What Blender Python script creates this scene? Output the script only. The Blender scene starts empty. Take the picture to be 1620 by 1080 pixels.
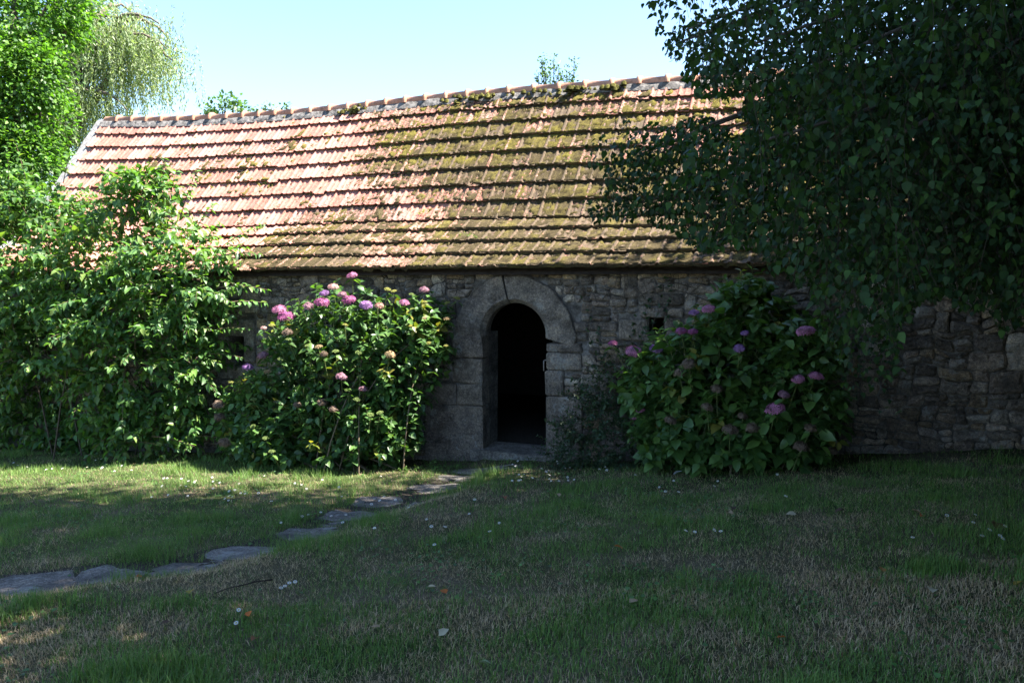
import bpy, math, random
import numpy as np
from mathutils import Vector, Matrix
SC = bpy.context.scene
COL = SC.collection
R = math.radians
rng = np.random.default_rng(7)
random.seed(7)

# ------------------------------------------------------------------ camera
F = 1257.0                      # focal length in photograph pixels (1620 wide)
CAMZ = 2.46
PITCH = math.atan((540 - 425) / F)
cam = bpy.data.cameras.new('camera')
cam.sensor_width = 36.0
cam.lens = F / 1620 * 36
cam.clip_start = 0.05
cam.clip_end = 3000
camo = bpy.data.objects.new('camera', cam)
camo.location = (0, 0, CAMZ)
camo.rotation_euler = (math.pi / 2 - PITCH, 0, 0)
COL.objects.link(camo)
SC.camera = camo

# ------------------------------------------------------------------ light
SUN_EL, SUN_AZ = R(57), R(92)   # azimuth from +Y (ahead) towards +X (right)
w = bpy.data.worlds.new("World")
SC.world = w
w.use_nodes = True
nt = w.node_tree
sky = nt.nodes.new('ShaderNodeTexSky')
sky.sky_type = 'NISHITA'
sky.sun_disc = False
sky.sun_elevation = SUN_EL
sky.sun_rotation = SUN_AZ
sky.air_density = 1.0
sky.dust_density = 0.3
sky.ozone_density = 3.4
nt.links.new(sky.outputs[0], nt.nodes['Background'].inputs[0])
nt.nodes['Background'].inputs[1].default_value = 0.058
sd = Vector((math.sin(SUN_AZ) * math.cos(SUN_EL), math.cos(SUN_AZ) * math.cos(SUN_EL), math.sin(SUN_EL)))
sun = bpy.data.lights.new('sun', 'SUN')
sun.energy = 3.9
sun.angle = R(0.53)
sun.color = (1.0, 0.95, 0.87)
suno = bpy.data.objects.new('sun', sun)
suno.rotation_euler = sd.to_track_quat('Z', 'Y').to_euler()
COL.objects.link(suno)
SC.view_settings.view_transform = 'Standard'
SC.view_settings.look = 'None'
SC.view_settings.gamma = 1.0
SC.view_settings.use_curve_mapping = False
SC.view_settings.exposure = 2.85
SC.cycles.use_denoising = True
SC.cycles.max_bounces = 8
SC.cycles.diffuse_bounces = 4
SC.cycles.transmission_bounces = 4

# ------------------------------------------------------------------ frames
YAW = R(20.5)
E1 = np.array([math.cos(YAW), -math.sin(YAW), 0.0])     # along the front wall, to the right
NN = np.array([-math.sin(YAW), -math.cos(YAW), 0.0])    # out of the front wall, to the lawn
O = np.array([0.03, 10.6, 0.0])                         # threshold centre
UP = np.array([0, 0, 1.0])
CP, SP = math.cos(PITCH), math.sin(PITCH)


def L2W(s, t, z):
    s, t, z = np.broadcast_arrays(np.asarray(s, float), np.asarray(t, float), np.asarray(z, float))
    return O + s[..., None] * E1 + t[..., None] * NN + z[..., None] * UP


def W2L(p):
    q = np.asarray(p, float) - O
    return q @ E1, q @ NN, q[..., 2]


def ray(x, y):
    x, y = np.asarray(x, float), np.asarray(y, float)
    a, b = (x - 810) / F, (540 - y) / F
    return np.stack([a, CP + b * SP, -SP + b * CP], -1)


CAMP = np.array([0, 0, CAMZ])


def on_t(x, y, t=0.0):
    """point of the pixel's sight line on the vertical plane t = const in front of the wall"""
    d = ray(x, y)
    k = (t - (CAMP - O) @ NN) / (d @ NN)
    return CAMP + d * k[..., None]


def at_depth(x, y, Y):
    d = ray(x, y)
    return CAMP + d * (np.asarray(Y) / d[..., 1])[..., None]


def proj(p):
    q = np.asarray(p, float) - CAMP
    fw = q[..., 1] * CP - q[..., 2] * SP
    up = q[..., 1] * SP + q[..., 2] * CP
    fw = np.where(fw < 0.05, 0.05, fw)
    return 810 + F * q[..., 0] / fw, 540 - F * up / fw, fw


_lat = {}


def vnoise(x, y, seed=0, sc=1.0):
    """smooth value noise 0..1"""
    if seed not in _lat:
        _lat[seed] = np.random.default_rng(100 + seed).random((256, 256))
    g = _lat[seed]
    x, y = np.asarray(x, float) * sc + 1000.3, np.asarray(y, float) * sc + 1000.7
    xi, yi = np.floor(x).astype(int), np.floor(y).astype(int)
    fx, fy = x - xi, y - yi
    fx, fy = fx * fx * (3 - 2 * fx), fy * fy * (3 - 2 * fy)
    a, b = g[xi & 255, yi & 255], g[(xi + 1) & 255, yi & 255]
    c, d = g[xi & 255, (yi + 1) & 255], g[(xi + 1) & 255, (yi + 1) & 255]
    return (a * (1 - fx) + b * fx) * (1 - fy) + (c * (1 - fx) + d * fx) * fy


def fbm(x, y, seed=0, sc=1.0, n=3):
    r, a, tot = 0, 1.0, 0
    for i in range(n):
        r = r + a * vnoise(x, y, seed + i, sc * 2 ** i)
        tot += a
        a *= .5
    return r / tot


def smooth(a, b, x):
    k = np.clip((x - a) / (b - a), 0, 1)
    return k * k * (3 - 2 * k)


# ------------------------------------------------------------------ ground shape
PATH_PX = [(735, 752), (690, 775), (630, 795), (555, 817), (490, 845), (385, 876), (290, 903), (170, 914), (45, 930), (-120, 945)]


def base_h(X, Y):
    X, Y = np.asarray(X, float), np.asarray(Y, float)
    px = np.log1p(np.exp(np.clip(X, -20, 20) * 2)) / 2
    return .86 - .098 * np.clip(Y, -4, 14) + .02 * np.clip(X, -14, 14) + .065 * np.clip(px, 0, 8)


def cast(x, y, hf):
    d = ray(x, y)
    lo, hi = 2.0, 20.0
    for _ in range(40):
        m = (lo + hi) / 2
        p = CAMP + d * (m / d[1])
        if p[2] > hf(p[0], p[1]):
            lo = m
        else:
            hi = m
    return CAMP + d * (lo / d[1])


PATH = np.array([cast(x, y, lambda a, b: base_h(a, b) - .06) for x, y in PATH_PX])


def path_dist(X, Y):
    """distance to the path's centre line and which side (negative: towards the camera)"""
    X, Y = np.asarray(X, float), np.asarray(Y, float)
    best = np.full(X.shape, 1e9)
    side = np.zeros(X.shape)
    for a, b in zip(PATH[:-1], PATH[1:]):
        d = b[:2] - a[:2]
        k = np.clip(((X - a[0]) * d[0] + (Y - a[1]) * d[1]) / (d @ d), 0, 1)
        dx, dy = X - a[0] - k * d[0], Y - a[1] - k * d[1]
        q = np.hypot(dx, dy)
        cr = d[0] * dy - d[1] * dx
        m = q < best
        best = np.where(m, q, best)
        side = np.where(m, np.sign(cr), side)
    return best, side


def H(X, Y):
    X, Y = np.asarray(X, float), np.asarray(Y, float)
    h = base_h(X, Y)
    d, sd_ = path_dist(X, Y)
    near = (sd_ > 0)                      # camera side of the path
    h = h - .07 * np.exp(-(d / .42) ** 2) + np.where(near, .05 * np.exp(-((d - .75) / .45) ** 2) * smooth(.25, .6, d), 0)
    h = h + .05 * (fbm(X, Y, 3, .55) - .5) + .034 * (vnoise(X, Y, 9, 2.6) - .5) + .012 * (vnoise(X, Y, 10, 6.) - .5)
    return h


def ground_px(x, y):
    return cast(x, y, lambda a, b: float(H(a, b)))


# ------------------------------------------------------------------ mesh helpers
def mesh_np(name, V, T, mats, col=None, mi=None, smooth_=False):
    """triangles T (n,3) on vertices V; col = per-vertex rgb"""
    V = np.ascontiguousarray(V, dtype=np.float32)
    T = np.ascontiguousarray(T, dtype=np.int32)
    me = bpy.data.meshes.new(name)
    me.vertices.add(len(V))
    me.vertices.foreach_set('co', V.ravel())
    me.loops.add(T.size)
    me.loops.foreach_set('vertex_index', T.ravel())
    me.polygons.add(len(T))
    me.polygons.foreach_set('loop_start', np.arange(0, T.size, T.shape[1], dtype=np.int32))
    if mi is not None:
        me.polygons.foreach_set('material_index', np.ascontiguousarray(mi, dtype=np.int32))
    first = (mats if not isinstance(mats, (list, tuple)) else mats[0]).name
    flat = not smooth_ and first in ('granite_stone', 'old_lime_mortar', 'terracotta_tile', 'grey_cement', 'dark_roof_wood')
    me.polygons.foreach_set('use_smooth', np.full(len(T), not flat, dtype=bool))
    if col is not None:
        at = me.attributes.new('Col', 'FLOAT_COLOR', 'POINT')
        c = np.ones((len(V), 4), dtype=np.float32)
        c[:, :3] = col
        at.data.foreach_set('color', c.ravel())
    for m in (mats if isinstance(mats, (list, tuple)) else [mats]):
        me.materials.append(m)
    me.update(calc_edges=True)
    return me


def link(name, me, parent=None, kind=None):
    o = bpy.data.objects.new(name, me)
    COL.objects.link(o)
    if parent is not None:
        o.parent = parent
    if kind:
        o['kind'] = kind
    return o


def tag(o, label, cat, group=None):
    o['label'] = label
    o['category'] = cat
    if group:
        o['group'] = group
    return o


def empty(name, loc, label, cat, group=None):
    o = bpy.data.objects.new(name, None)
    o.empty_display_size = .2
    o.location = Vector(loc)
    COL.objects.link(o)
    return tag(o, label, cat, group)


ORIGIN = {}


def child(name, me, parent, kind=None):
    """world-space mesh under a parent that stands at a location"""
    o = link(name, me, parent, kind)
    o.matrix_parent_inverse = Matrix.Translation(-wloc(parent))
    return o


def wloc(o):
    v = Vector((0, 0, 0))
    # parents are either things with a pure translation or world-space children of them
    p = o
    while p.parent is not None:
        p = p.parent
    return p.location.copy() if o.parent is None else Vector((0, 0, 0))


class Geo:
    def __init__(s):
        s.V, s.T, s.C, s.M, s.n = [], [], [], [], 0

    def add(s, V, T, col=(1, 1, 1), mi=0):
        V = np.asarray(V, float).reshape(-1, 3)
        T = np.asarray(T, int).reshape(-1, 3)
        s.V.append(V)
        s.T.append(T + s.n)
        s.C.append(np.broadcast_to(np.asarray(col, float), (len(V), 3)))
        s.M.append(np.full(len(T), mi))
        s.n += len(V)

    def add_many(s, tv, tt, Rm, P, cols):
        """template (tv,tt) at K frames: Rm (K,3,3) columns x,y,z already scaled, P (K,3), cols (K,3)"""
        K = len(P)
        if K == 0:
            return
        V = np.einsum('kij,vj->kvi', Rm, tv) + P[:, None, :]
        n = len(tv)
        T = tt[None] + (np.arange(K) * n)[:, None, None]
        s.V.append(V.reshape(-1, 3))
        s.T.append(T.reshape(-1, 3) + s.n)
        c = np.repeat(np.asarray(cols), n, 0)
        s.C.append(c)
        s.M.append(np.zeros(K * len(tt)))
        s.n += K * n

    def tube(s, pts, rad, seg=6, col=(1, 1, 1), cap=True):
        pts = np.asarray(pts, float)
        n = len(pts)
        rad = np.broadcast_to(np.asarray(rad, float), (n,))
        tg = np.gradient(pts, axis=0)
        tg /= np.linalg.norm(tg, axis=1)[:, None] + 1e-9
        a = np.cross(tg, np.where(np.abs(tg[:, 2:3]) > .9, [[1., 0, 0]], [[0, 0, 1.]]))
        a /= np.linalg.norm(a, axis=1)[:, None] + 1e-9
        b = np.cross(tg, a)
        th = np.arange(seg) / seg * 2 * np.pi
        V = pts[:, None] + rad[:, None, None] * (np.cos(th)[None, :, None] * a[:, None] + np.sin(th)[None, :, None] * b[:, None])
        T = []
        for i in range(n - 1):
            for j in range(seg):
                p, q = i * seg + j, i * seg + (j + 1) % seg
                T += [(p, q, q + seg), (p, q + seg, p + seg)]
        V = V.reshape(-1, 3)
        if cap:
            V = np.vstack([V, pts[-1:]])
            for j in range(seg):
                T.append(((n - 1) * seg + j, (n - 1) * seg + (j + 1) % seg, len(V) - 1))
        s.add(V, T, col)

    def box(s, a, b, frame=None, col=(1, 1, 1)):
        """a,b opposite corners in local s,t,z"""
        c = np.array([[x, y, z] for x in (a[0], b[0]) for y in (a[1], b[1]) for z in (a[2], b[2])], float)
        T = [(0, 1, 3), (0, 3, 2), (4, 6, 7), (4, 7, 5), (0, 4, 5), (0, 5, 1), (2, 3, 7), (2, 7, 6), (0, 2, 6), (0, 6, 4), (1, 5, 7), (1, 7, 3)]
        s.add(L2W(c[:, 0], c[:, 1], c[:, 2]), T, col)

    def mesh(s, name, mats, smooth_=False):
        return mesh_np(name, np.vstack(s.V), np.vstack(s.T), mats, np.vstack(s.C), np.concatenate(s.M), smooth_)


# ------------------------------------------------------------------ materials
def mat(name, rough=.8, spec=.3):
    m = bpy.data.materials.new(name)
    m.use_nodes = True
    b = m.node_tree.nodes['Principled BSDF']
    b.inputs['Roughness'].default_value = rough
    b.inputs['Specular IOR Level'].default_value = spec
    return m, m.node_tree, b


def nn(t, kind, **kw):
    n = t.nodes.new(kind)
    for k, v in kw.items():
        setattr(n, k, v)
    return n


def math_n(t, op, a, b=None):
    n = nn(t, 'ShaderNodeMath', operation=op)
    for i, v in enumerate((a, b)):
        if v is None:
            continue
        if isinstance(v, (int, float)):
            n.inputs[i].default_value = v
        else:
            t.links.new(v, n.inputs[i])
    return n.outputs[0]


def noise(t, vec, scale, detail=4, rough=.6):
    n = nn(t, 'ShaderNodeTexNoise')
    n.inputs['Scale'].default_value = scale
    n.inputs['Detail'].default_value = detail
    n.inputs['Roughness'].default_value = rough
    t.links.new(vec, n.inputs['Vector'])
    return n.outputs['Fac']


def ramp(t, fac, stops):
    n = nn(t, 'ShaderNodeValToRGB')
    e = n.color_ramp.elements
    e[0].position, e[0].color = stops[0][0], (*stops[0][1], 1)
    e[1].position, e[1].color = stops[-1][0], (*stops[-1][1], 1)
    for p, c in stops[1:-1]:
        k = e.new(p)
        k.color = (*c, 1)
    t.links.new(fac, n.inputs[0])
    return n.outputs[0]


def mix(t, fac, a, b, mode='MIX'):
    n = nn(t, 'ShaderNodeMix', data_type='RGBA', blend_type=mode)
    for sock, v in ((n.inputs[0], fac), (n.inputs[6], a), (n.inputs[7], b)):
        if isinstance(v, (int, float)):
            sock.default_value = v
        elif isinstance(v, tuple):
            sock.default_value = (*v, 1)
        else:
            t.links.new(v, sock)
    return n.outputs[2]


def bump(t, b, h, dist=.01, strength=1.0):
    n = nn(t, 'ShaderNodeBump')
    n.inputs['Distance'].default_value = dist
    n.inputs['Strength'].default_value = strength
    t.links.new(h, n.inputs['Height'])
    t.links.new(n.outputs[0], b.inputs['Normal'])


def pos(t):
    return nn(t, 'ShaderNodeNewGeometry').outputs['Position']


def attr(t, name='Col'):
    n = nn(t, 'ShaderNodeAttribute')
    n.attribute_name = name
    return n.outputs['Color']


def leaf_mat(name, rough=.42, spec=.4, trans=.35, tcol=(1.5, 1.6, .55), var=.25):
    m, t, b = mat(name, rough, spec)
    c = attr(t)
    f = noise(t, pos(t), 9.0, 2)
    c = mix(t, 1.0, c, ramp(t, f, [(.3, (1 - var, 1 - var, 1 - var)), (.7, (1 + var, 1 + var, 1 + var))]), 'MULTIPLY')
    t.links.new(c, b.inputs['Base Color'])
    tr = nn(t, 'ShaderNodeBsdfTranslucent')
    t.links.new(mix(t, 1.0, c, tcol, 'MULTIPLY'), tr.inputs['Color'])
    ms = nn(t, 'ShaderNodeMixShader')
    ms.inputs[0].default_value = trans
    t.links.new(b.outputs[0], ms.inputs[1])
    t.links.new(tr.outputs[0], ms.inputs[2])
    t.links.new(ms.outputs[0], t.nodes['Material Output'].inputs[0])
    return m


def col_mat(name, rough=.85, spec=.2, sc=30.0, var=.35, bd=.004):
    """base colour from the mesh attribute, broken up by noise"""
    m, t, b = mat(name, rough, spec)
    f = noise(t, pos(t), sc, 5)
    c = mix(t, 1.0, attr(t), ramp(t, f, [(.25, (1 - var,) * 3), (.75, (1 + var,) * 3)]), 'MULTIPLY')
    t.links.new(c, b.inputs['Base Color'])
    bump(t, b, f, bd)
    return m


def stone_mat():
    m, t, b = mat('granite_stone', .92, .15)
    p = pos(t)
    f = noise(t, p, 7.0, 6, .65)
    g = noise(t, p, 95.0, 3, .7)
    c = mix(t, 1.0, attr(t), ramp(t, f, [(.28, (.55, .53, .5)), (.5, (1, 1, 1)), (.75, (1.35, 1.3, 1.2))]), 'MULTIPLY')
    c = mix(t, 1.0, c, ramp(t, g, [(.32, (.62, .62, .62)), (.5, (1, 1, 1)), (.68, (1.5, 1.48, 1.42))]), 'MULTIPLY')
    g2 = noise(t, p, 34.0, 5, .75)
    c = mix(t, 1.0, c, ramp(t, g2, [(.34, (.55, .55, .55)), (.5, (1, 1, 1)), (.66, (1.7, 1.66, 1.55))]), 'MULTIPLY')
    g3 = noise(t, p, 2.6, 6, .65)
    c = mix(t, 1.0, c, ramp(t, g3, [(.3, (.5, .48, .46)), (.5, (1, 1, 1)), (.7, (1.45, 1.42, 1.36))]), 'MULTIPLY')
    li = noise(t, p, 3.7, 9, .8)
    c = mix(t, ramp(t, li, [(.54, (0, 0, 0)), (.62, (.65, .65, .65))]), c, (.33, .33, .31))          # pale lichen
    dk = noise(t, p, 2.3, 7, .7)
    c = mix(t, ramp(t, dk, [(.55, (0, 0, 0)), (.7, (.75, .75, .75))]), c, (.06, .055, .05))       # dark crust
    t.links.new(c, b.inputs['Base Color'])
    hh = math_n(t, 'ADD', f, math_n(t, 'MULTIPLY', g2, .6))
    bump(t, b, hh, .05, 1.0)
    return m


def mortar_mat():
    m, t, b = mat('old_lime_mortar', .95, .1)
    p = pos(t)
    f = noise(t, p, 5.0, 9, .75)
    c = ramp(t, f, [(.34, (.03, .026, .022)), (.48, (.10, .09, .08)), (.66, (.27, .255, .24))])
    t.links.new(c, b.inputs['Base Color'])
    bump(t, b, f, .03)
    return m


def tile_mat():
    m, t, b = mat('terracotta_tile', .8, .25)
    p = pos(t)
    f = noise(t, p, 14.0, 5, .65)
    c = mix(t, 1.0, attr(t), ramp(t, f, [(.3, (.72, .68, .66)), (.5, (1, 1, 1)), (.72, (1.22, 1.25, 1.25))]), 'MULTIPLY')
    g = noise(t, p, 48.0, 5, .7)
    c = mix(t, ramp(t, g, [(.62, (0, 0, 0)), (.7, (.8, .8, .8))]), c, (.09, .085, .08))             # dark lichen specks
    l2 = noise(t, p, 33.0, 5, .7)
    c = mix(t, ramp(t, l2, [(.6, (0, 0, 0)), (.7, (.7, .7, .7))]), c, (.5, .43, .38))
    # grime and moss stain that follow the moss along the roof (attribute of the tile)
    ms = nn(t, 'ShaderNodeAttribute')
    ms.attribute_name = 'moss'
    k = math_n(t, 'ADD', math_n(t, 'MULTIPLY', noise(t, p, 6.5, 7, .72), .45), math_n(t, 'MULTIPLY', noise(t, p, 26.0, 5, .7), .55))
    k = math_n(t, 'ADD', k, math_n(t, 'MULTIPLY', math_n(t, 'SUBTRACT', ms.outputs['Fac'], .5), .34))
    mc = ramp(t, noise(t, p, 40.0, 4), [(.3, (.03, .025, .017)), (.55, (.07, .058, .03)), (.75, (.14, .115, .065))])
    c = mix(t, ramp(t, k, [(.535, (0, 0, 0)), (.60, (.92, .92, .92))]), c, mc)
    t.links.new(c, b.inputs['Base Color'])
    bump(t, b, math_n(t, 'ADD', g, f), .006, .7)
    return m


def moss_mat():
    m, t, b = mat('roof_moss', .98, .05)
    p = pos(t)
    f = noise(t, p, 70.0, 4, .7)
    c = mix(t, 1.0, attr(t), ramp(t, f, [(.3, (.45, .45, .4)), (.55, (1, 1, 1)), (.75, (1.6, 1.6, 1.4))]), 'MULTIPLY')
    t.links.new(c, b.inputs['Base Color'])
    bump(t, b, f, .02)
    return m


def ground_mat():
    m, t, b = mat('lawn_soil', .97, .05)
    p = pos(t)
    f = noise(t, p, 1.3, 5, .6)
    g = noise(t, p, 45.0, 5, .7)
    c = ramp(t, f, [(.35, (.045, .065, .022)), (.5, (.085, .08, .042)), (.65, (.13, .108, .07))])
    c = mix(t, 1.0, c, ramp(t, g, [(.3, (.5, .5, .5)), (.7, (1.5, 1.5, 1.5))]), 'MULTIPLY')
    t.links.new(c, b.inputs['Base Color'])
    bump(t, b, g, .03)
    return m


M_STONE, M_MORTAR, M_TILE, M_MOSS, M_GROUND = stone_mat(), mortar_mat(), tile_mat(), moss_mat(), ground_mat()
M_GRASS = leaf_mat('grass_blade', .55, .25, .3, (1.3, 1.35, .7), .15)
M_SHRUB = leaf_mat('shrub_leaf', .45, .45, .38, (1.5, 1.7, .5))
M_HYD = leaf_mat('hydrangea_leaf', .4, .4, .3, (1.6, 1.7, .5))
M_BIRCH = leaf_mat('birch_leaf', .5, .12, .25, (1.4, 1.7, .4))
M_FAR = leaf_mat('tree_leaf', .5, .35, .4, (1.4, 1.6, .5))
M_PETAL = leaf_mat('petal', .6, .2, .3, (1.2, 1.1, 1.2), .2)
M_BARK = col_mat('bark', .9, .1, 22, .4, .01)
M_STEM = col_mat('stem', .75, .2, 30, .3, .002)
M_DEAD = leaf_mat('dead_leaf', .7, .2, .25, (1.2, 1.1, .8))
M_CEMENT = col_mat('grey_cement', .95, .1, 18, .45, .012)
M_RIDGE = col_mat('ridge_bedding', .95, .1, 13, .85, .02)
M_SOIL = col_mat('bare_soil', .97, .05, 25, .5, .02)
M_WOOD = col_mat('dark_roof_wood', .9, .1, 15, .4, .004)
M_IRON = col_mat('rusty_iron', .7, .3, 60, .3, .001)

# ------------------------------------------------------------------ the ground sheet
def axis(lo, hi, step, far):
    a = list(np.arange(lo, hi + 1e-6, step))
    g = step
    x = lo
    left = []
    while x > -far:
        g *= 1.35
        x -= g
        left.append(x)
    x, g = hi, step
    right = []
    while x < far:
        g *= 1.35
        x += g
        right.append(x)
    return np.array(left[::-1] + a + right)


gx, gy = axis(-10, 8, .12, 900), axis(2, 13.5, .12, 900)
GX, GY = np.meshgrid(gx, gy, indexing='ij')
GZ = H(GX, GY)
ls, lt, _ = W2L(np.stack([GX, GY, GZ], -1))
inside = (lt < -.22) & (lt > -5.1) & (ls > -11.6) & (ls < 9.0)
GZ = np.where(inside, -.9, GZ)
nx, ny = len(gx), len(gy)
idx = np.arange(nx * ny).reshape(nx, ny)
q = np.stack([idx[:-1, :-1], idx[1:, :-1], idx[1:, 1:], idx[:-1, 1:]], -1).reshape(-1, 4)
T = np.vstack([q[:, [0, 1, 2]], q[:, [0, 2, 3]]])
link('ground', mesh_np('ground', np.stack([GX, GY, GZ], -1).reshape(-1, 3), T, M_GROUND, smooth_=True), kind='structure')

# ------------------------------------------------------------------ the building
B = empty('stone_building', O, 'long low rubble stone farm building with a mossy red tiled roof and arched doorway', 'building')
T_E, T_B, T_R = .25, -.93, -2.73


def curve_from_px(pts, t, dz=0.0):
    p = on_t([a for a, _ in pts], [b for _, b in pts], t)
    s_, _, z_ = W2L(p)
    i = np.argsort(s_)
    return s_[i], z_[i] + dz


def ev(cv, s):
    a, z = cv
    s = np.asarray(s, float)
    r = np.interp(s, a, z)
    m0 = (z[-1] - z[0]) / (a[-1] - a[0])
    r = np.where(s < a[0], z[0] + m0 * (s - a[0]), r)
    return np.where(s > a[-1], z[-1] + m0 * (s - a[-1]), r)


C_E = curve_from_px([(330, 433.5), (400, 432), (600, 430), (815, 428.5), (1000, 427), (1150, 426)], T_E, .02)
C_B = curve_from_px([(330, 359), (400, 357), (560, 351), (740, 346), (1000, 341), (1100, 339)], T_B, -.03)
C_R = curve_from_px([(168, 184), (250, 184), (333, 181), (440, 174), (540, 165), (620, 156), (700, 147), (835, 135), (1000, 123), (1120, 117)], T_R, -.13)
print('eave z', C_E, '\nbreak', C_B, '\nridge', C_R)
S_L = float(W2L(on_t(166, 190, T_R))[0])
S_R = float(W2L(on_t(1800, 190, T_E))[0])
print('S_L S_R', S_L, S_R)


def roof_pt(s, r):
    """r = 0 at the eaves, 4 at the change of slope, 12 at the ridge (rows of tiles)"""
    s, r = np.asarray(s, float), np.asarray(r, float)
    e, b_, rr = ev(C_E, s), ev(C_B, s), ev(C_R, s)
    k1, k2 = np.clip(r / 4, -1, 1), np.clip((r - 4) / 8, 0, 2)
    t = T_E + (T_B - T_E) * k1 + (T_R - T_B) * k2
    z = e + (b_ - e) * k1 + (rr - b_) * k2
    return t, z


def moss_at(s, r):
    """how mossy the roof is (0..1): more to the right, in the lower rows and in patches"""
    x = smooth(-7.5, -.5, s)
    low = smooth(7.5, 1.0, r)
    f = fbm(s, r * .34, 20, .8, 3)
    return np.clip(.10 + .78 * x * (.5 + .5 * smooth(13, 9.5, r)) + .26 * low * (.4 + .6 * x) + 1.2 * (f - .5), 0, 1)


# walls -------------------------------------------------------------
WALL_T = .6


def px_rect(x0, y0, x1, y1):
    y0, y1 = min(y0, y1), max(y0, y1)
    a, b_ = W2L(on_t(x0, y1, 0.)), W2L(on_t(x1, y0, 0.))
    return float(a[0]), float(a[2]), float(b_[0]), float(b_[2])


WIN_L = px_rect(364, 580, 388, 532)
WIN_R = px_rect(1026, 531, 1050, 503)
DOOR = (-.62, -.3, .62, 1.9)       # hole of the rubble filled by the dressed stones
print('windows', WIN_L, WIN_R)
HOLES = sorted([WIN_L, DOOR, WIN_R])
Z_BOT, Z_TOP = -.7, 2.40
wall = Geo()


def wall_slab(g, holes, t0, t1, s0, s1, ztop):
    xs = s0
    for (a, zb, c, zt) in holes:
        slab_col(g, xs, a, Z_BOT, ztop, t0, t1)
        slab_col(g, a, c, Z_BOT, zb, t0, t1)
        slab_col(g, a, c, zt, ztop, t0, t1)
        xs = c
    slab_col(g, xs, s1, Z_BOT, ztop, t0, t1)


def slab_col(g, a, c, z0, z1, t0, t1):
    if callable(z1):
        n = max(1, int((c - a) / .8))
        e = np.linspace(a, c, n + 1)
        for i in range(n):
            za, zc = float(z1(e[i])), float(z1(e[i + 1]))
            v = [(e[i], t0, z0), (e[i + 1], t0, z0), (e[i + 1], t0, zc), (e[i], t0, za), (e[i], t1, z0), (e[i + 1], t1, z0), (e[i + 1], t1, zc), (e[i], t1, za)]
            v = np.array(v)
            T = [(0, 1, 2), (0, 2, 3), (5, 4, 7), (5, 7, 6), (3, 2, 6), (3, 6, 7), (1, 0, 4), (1, 4, 5), (0, 3, 7), (0, 7, 4), (2, 1, 5), (2, 5, 6)]
            g.add(L2W(v[:, 0], v[:, 1], v[:, 2]), T)
    else:
        g.box((a, t0, z0), (c, t1, z1))


def wall_top(s):
    return ev(C_E, s) + .02


# the door hole reaches under the arch stones only
wall_slab(wall, [(WIN_L), (DOOR[0], DOOR[1], DOOR[2], 2.02), (WIN_R)], -.022, -WALL_T, S_L, S_R, wall_top)
W = child('wall', wall.mesh('wall', M_MORTAR), B)

# rubble stones: cells of a coursed scatter, each its own irregular block
def in_rect(p, r, m=0.0):
    return r[0] - m < p[0] < r[2] + m and r[1] - m < p[1] < r[3] + m


ARC_C, ARC_R = (-.01, 1.52), .86


def dressed(p):
    if math.hypot(p[0] - ARC_C[0], p[1] - ARC_C[1]) < ARC_R + .03 and p[1] > 1.45:
        return True
    for fr in FRAMES:
        if in_rect(p, fr, .015):
            return True
    return False


# dressed blocks (s0,z0,s1,z1) of the door jambs and of the small windows
J_L = [px_rect(717, 566, 762, 531), px_rect(716, 606, 762, 567), px_rect(724, 641, 760, 607), px_rect(673, 716, 758, 642)]
J_R = [px_rect(866, 557, 921, 543), px_rect(865, 585, 920, 558), px_rect(864, 627, 891, 586), px_rect(862, 720, 921, 628)]
J_X = [px_rect(672, 640, 722, 606)]
WF = [px_rect(389, 574, 403, 506), px_rect(343, 574, 363, 512), px_rect(352, 531, 388, 510), px_rect(345, 598, 402, 581)]
WR = [px_rect(979, 538, 1025, 505), px_rect(1012, 502, 1055, 485), px_rect(1051, 540, 1078, 503), px_rect(1018, 545, 1050, 532)]
FRAMES = J_L + J_R + J_X + WF + WR + [(-.5, -.3, .5, 1.6), WIN_L, WIN_R]
BLOCKERS = J_L + J_R + J_X + WF + WR + [WIN_L, WIN_R]


def clip(poly, nx_, nz_, c):
    """keep nx*x+nz*z <= c"""
    out = []
    for i in range(len(poly)):
        a, b_ = poly[i], poly[(i + 1) % len(poly)]
        da, db = nx_ * a[0] + nz_ * a[1] - c, nx_ * b_[0] + nz_ * b_[1] - c
        if da <= 0:
            out.append(a)
        if da * db < 0:
            k = da / (da - db)
            out.append((a[0] + (b_[0] - a[0]) * k, a[1] + (b_[1] - a[1]) * k))
    return out


def inset(poly, d):
    n = len(poly)
    out = poly
    for i in range(n):
        a, b_ = poly[i], poly[(i + 1) % n]
        ex, ez = b_[0] - a[0], b_[1] - a[1]
        l = math.hypot(ex, ez)
        if l < 1e-6:
            continue
        nx_, nz_ = ez / l, -ex / l          # outward for counter-clockwise
        out = clip(out, nx_, nz_, nx_ * a[0] + nz_ * a[1] - d)
        if len(out) < 3:
            return None
    return out


def area(p):
    return .5 * sum(p[i][0] * p[(i + 1) % len(p)][1] - p[(i + 1) % len(p)][0] * p[i][1] for i in range(len(p)))


STONE_COLS = [(.215, .17, .135), (.25, .20, .165), (.175, .145, .12), (.26, .22, .185), (.19, .16, .14), (.235, .18, .125), (.145, .125, .108), (.28, .245, .21)]


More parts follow.
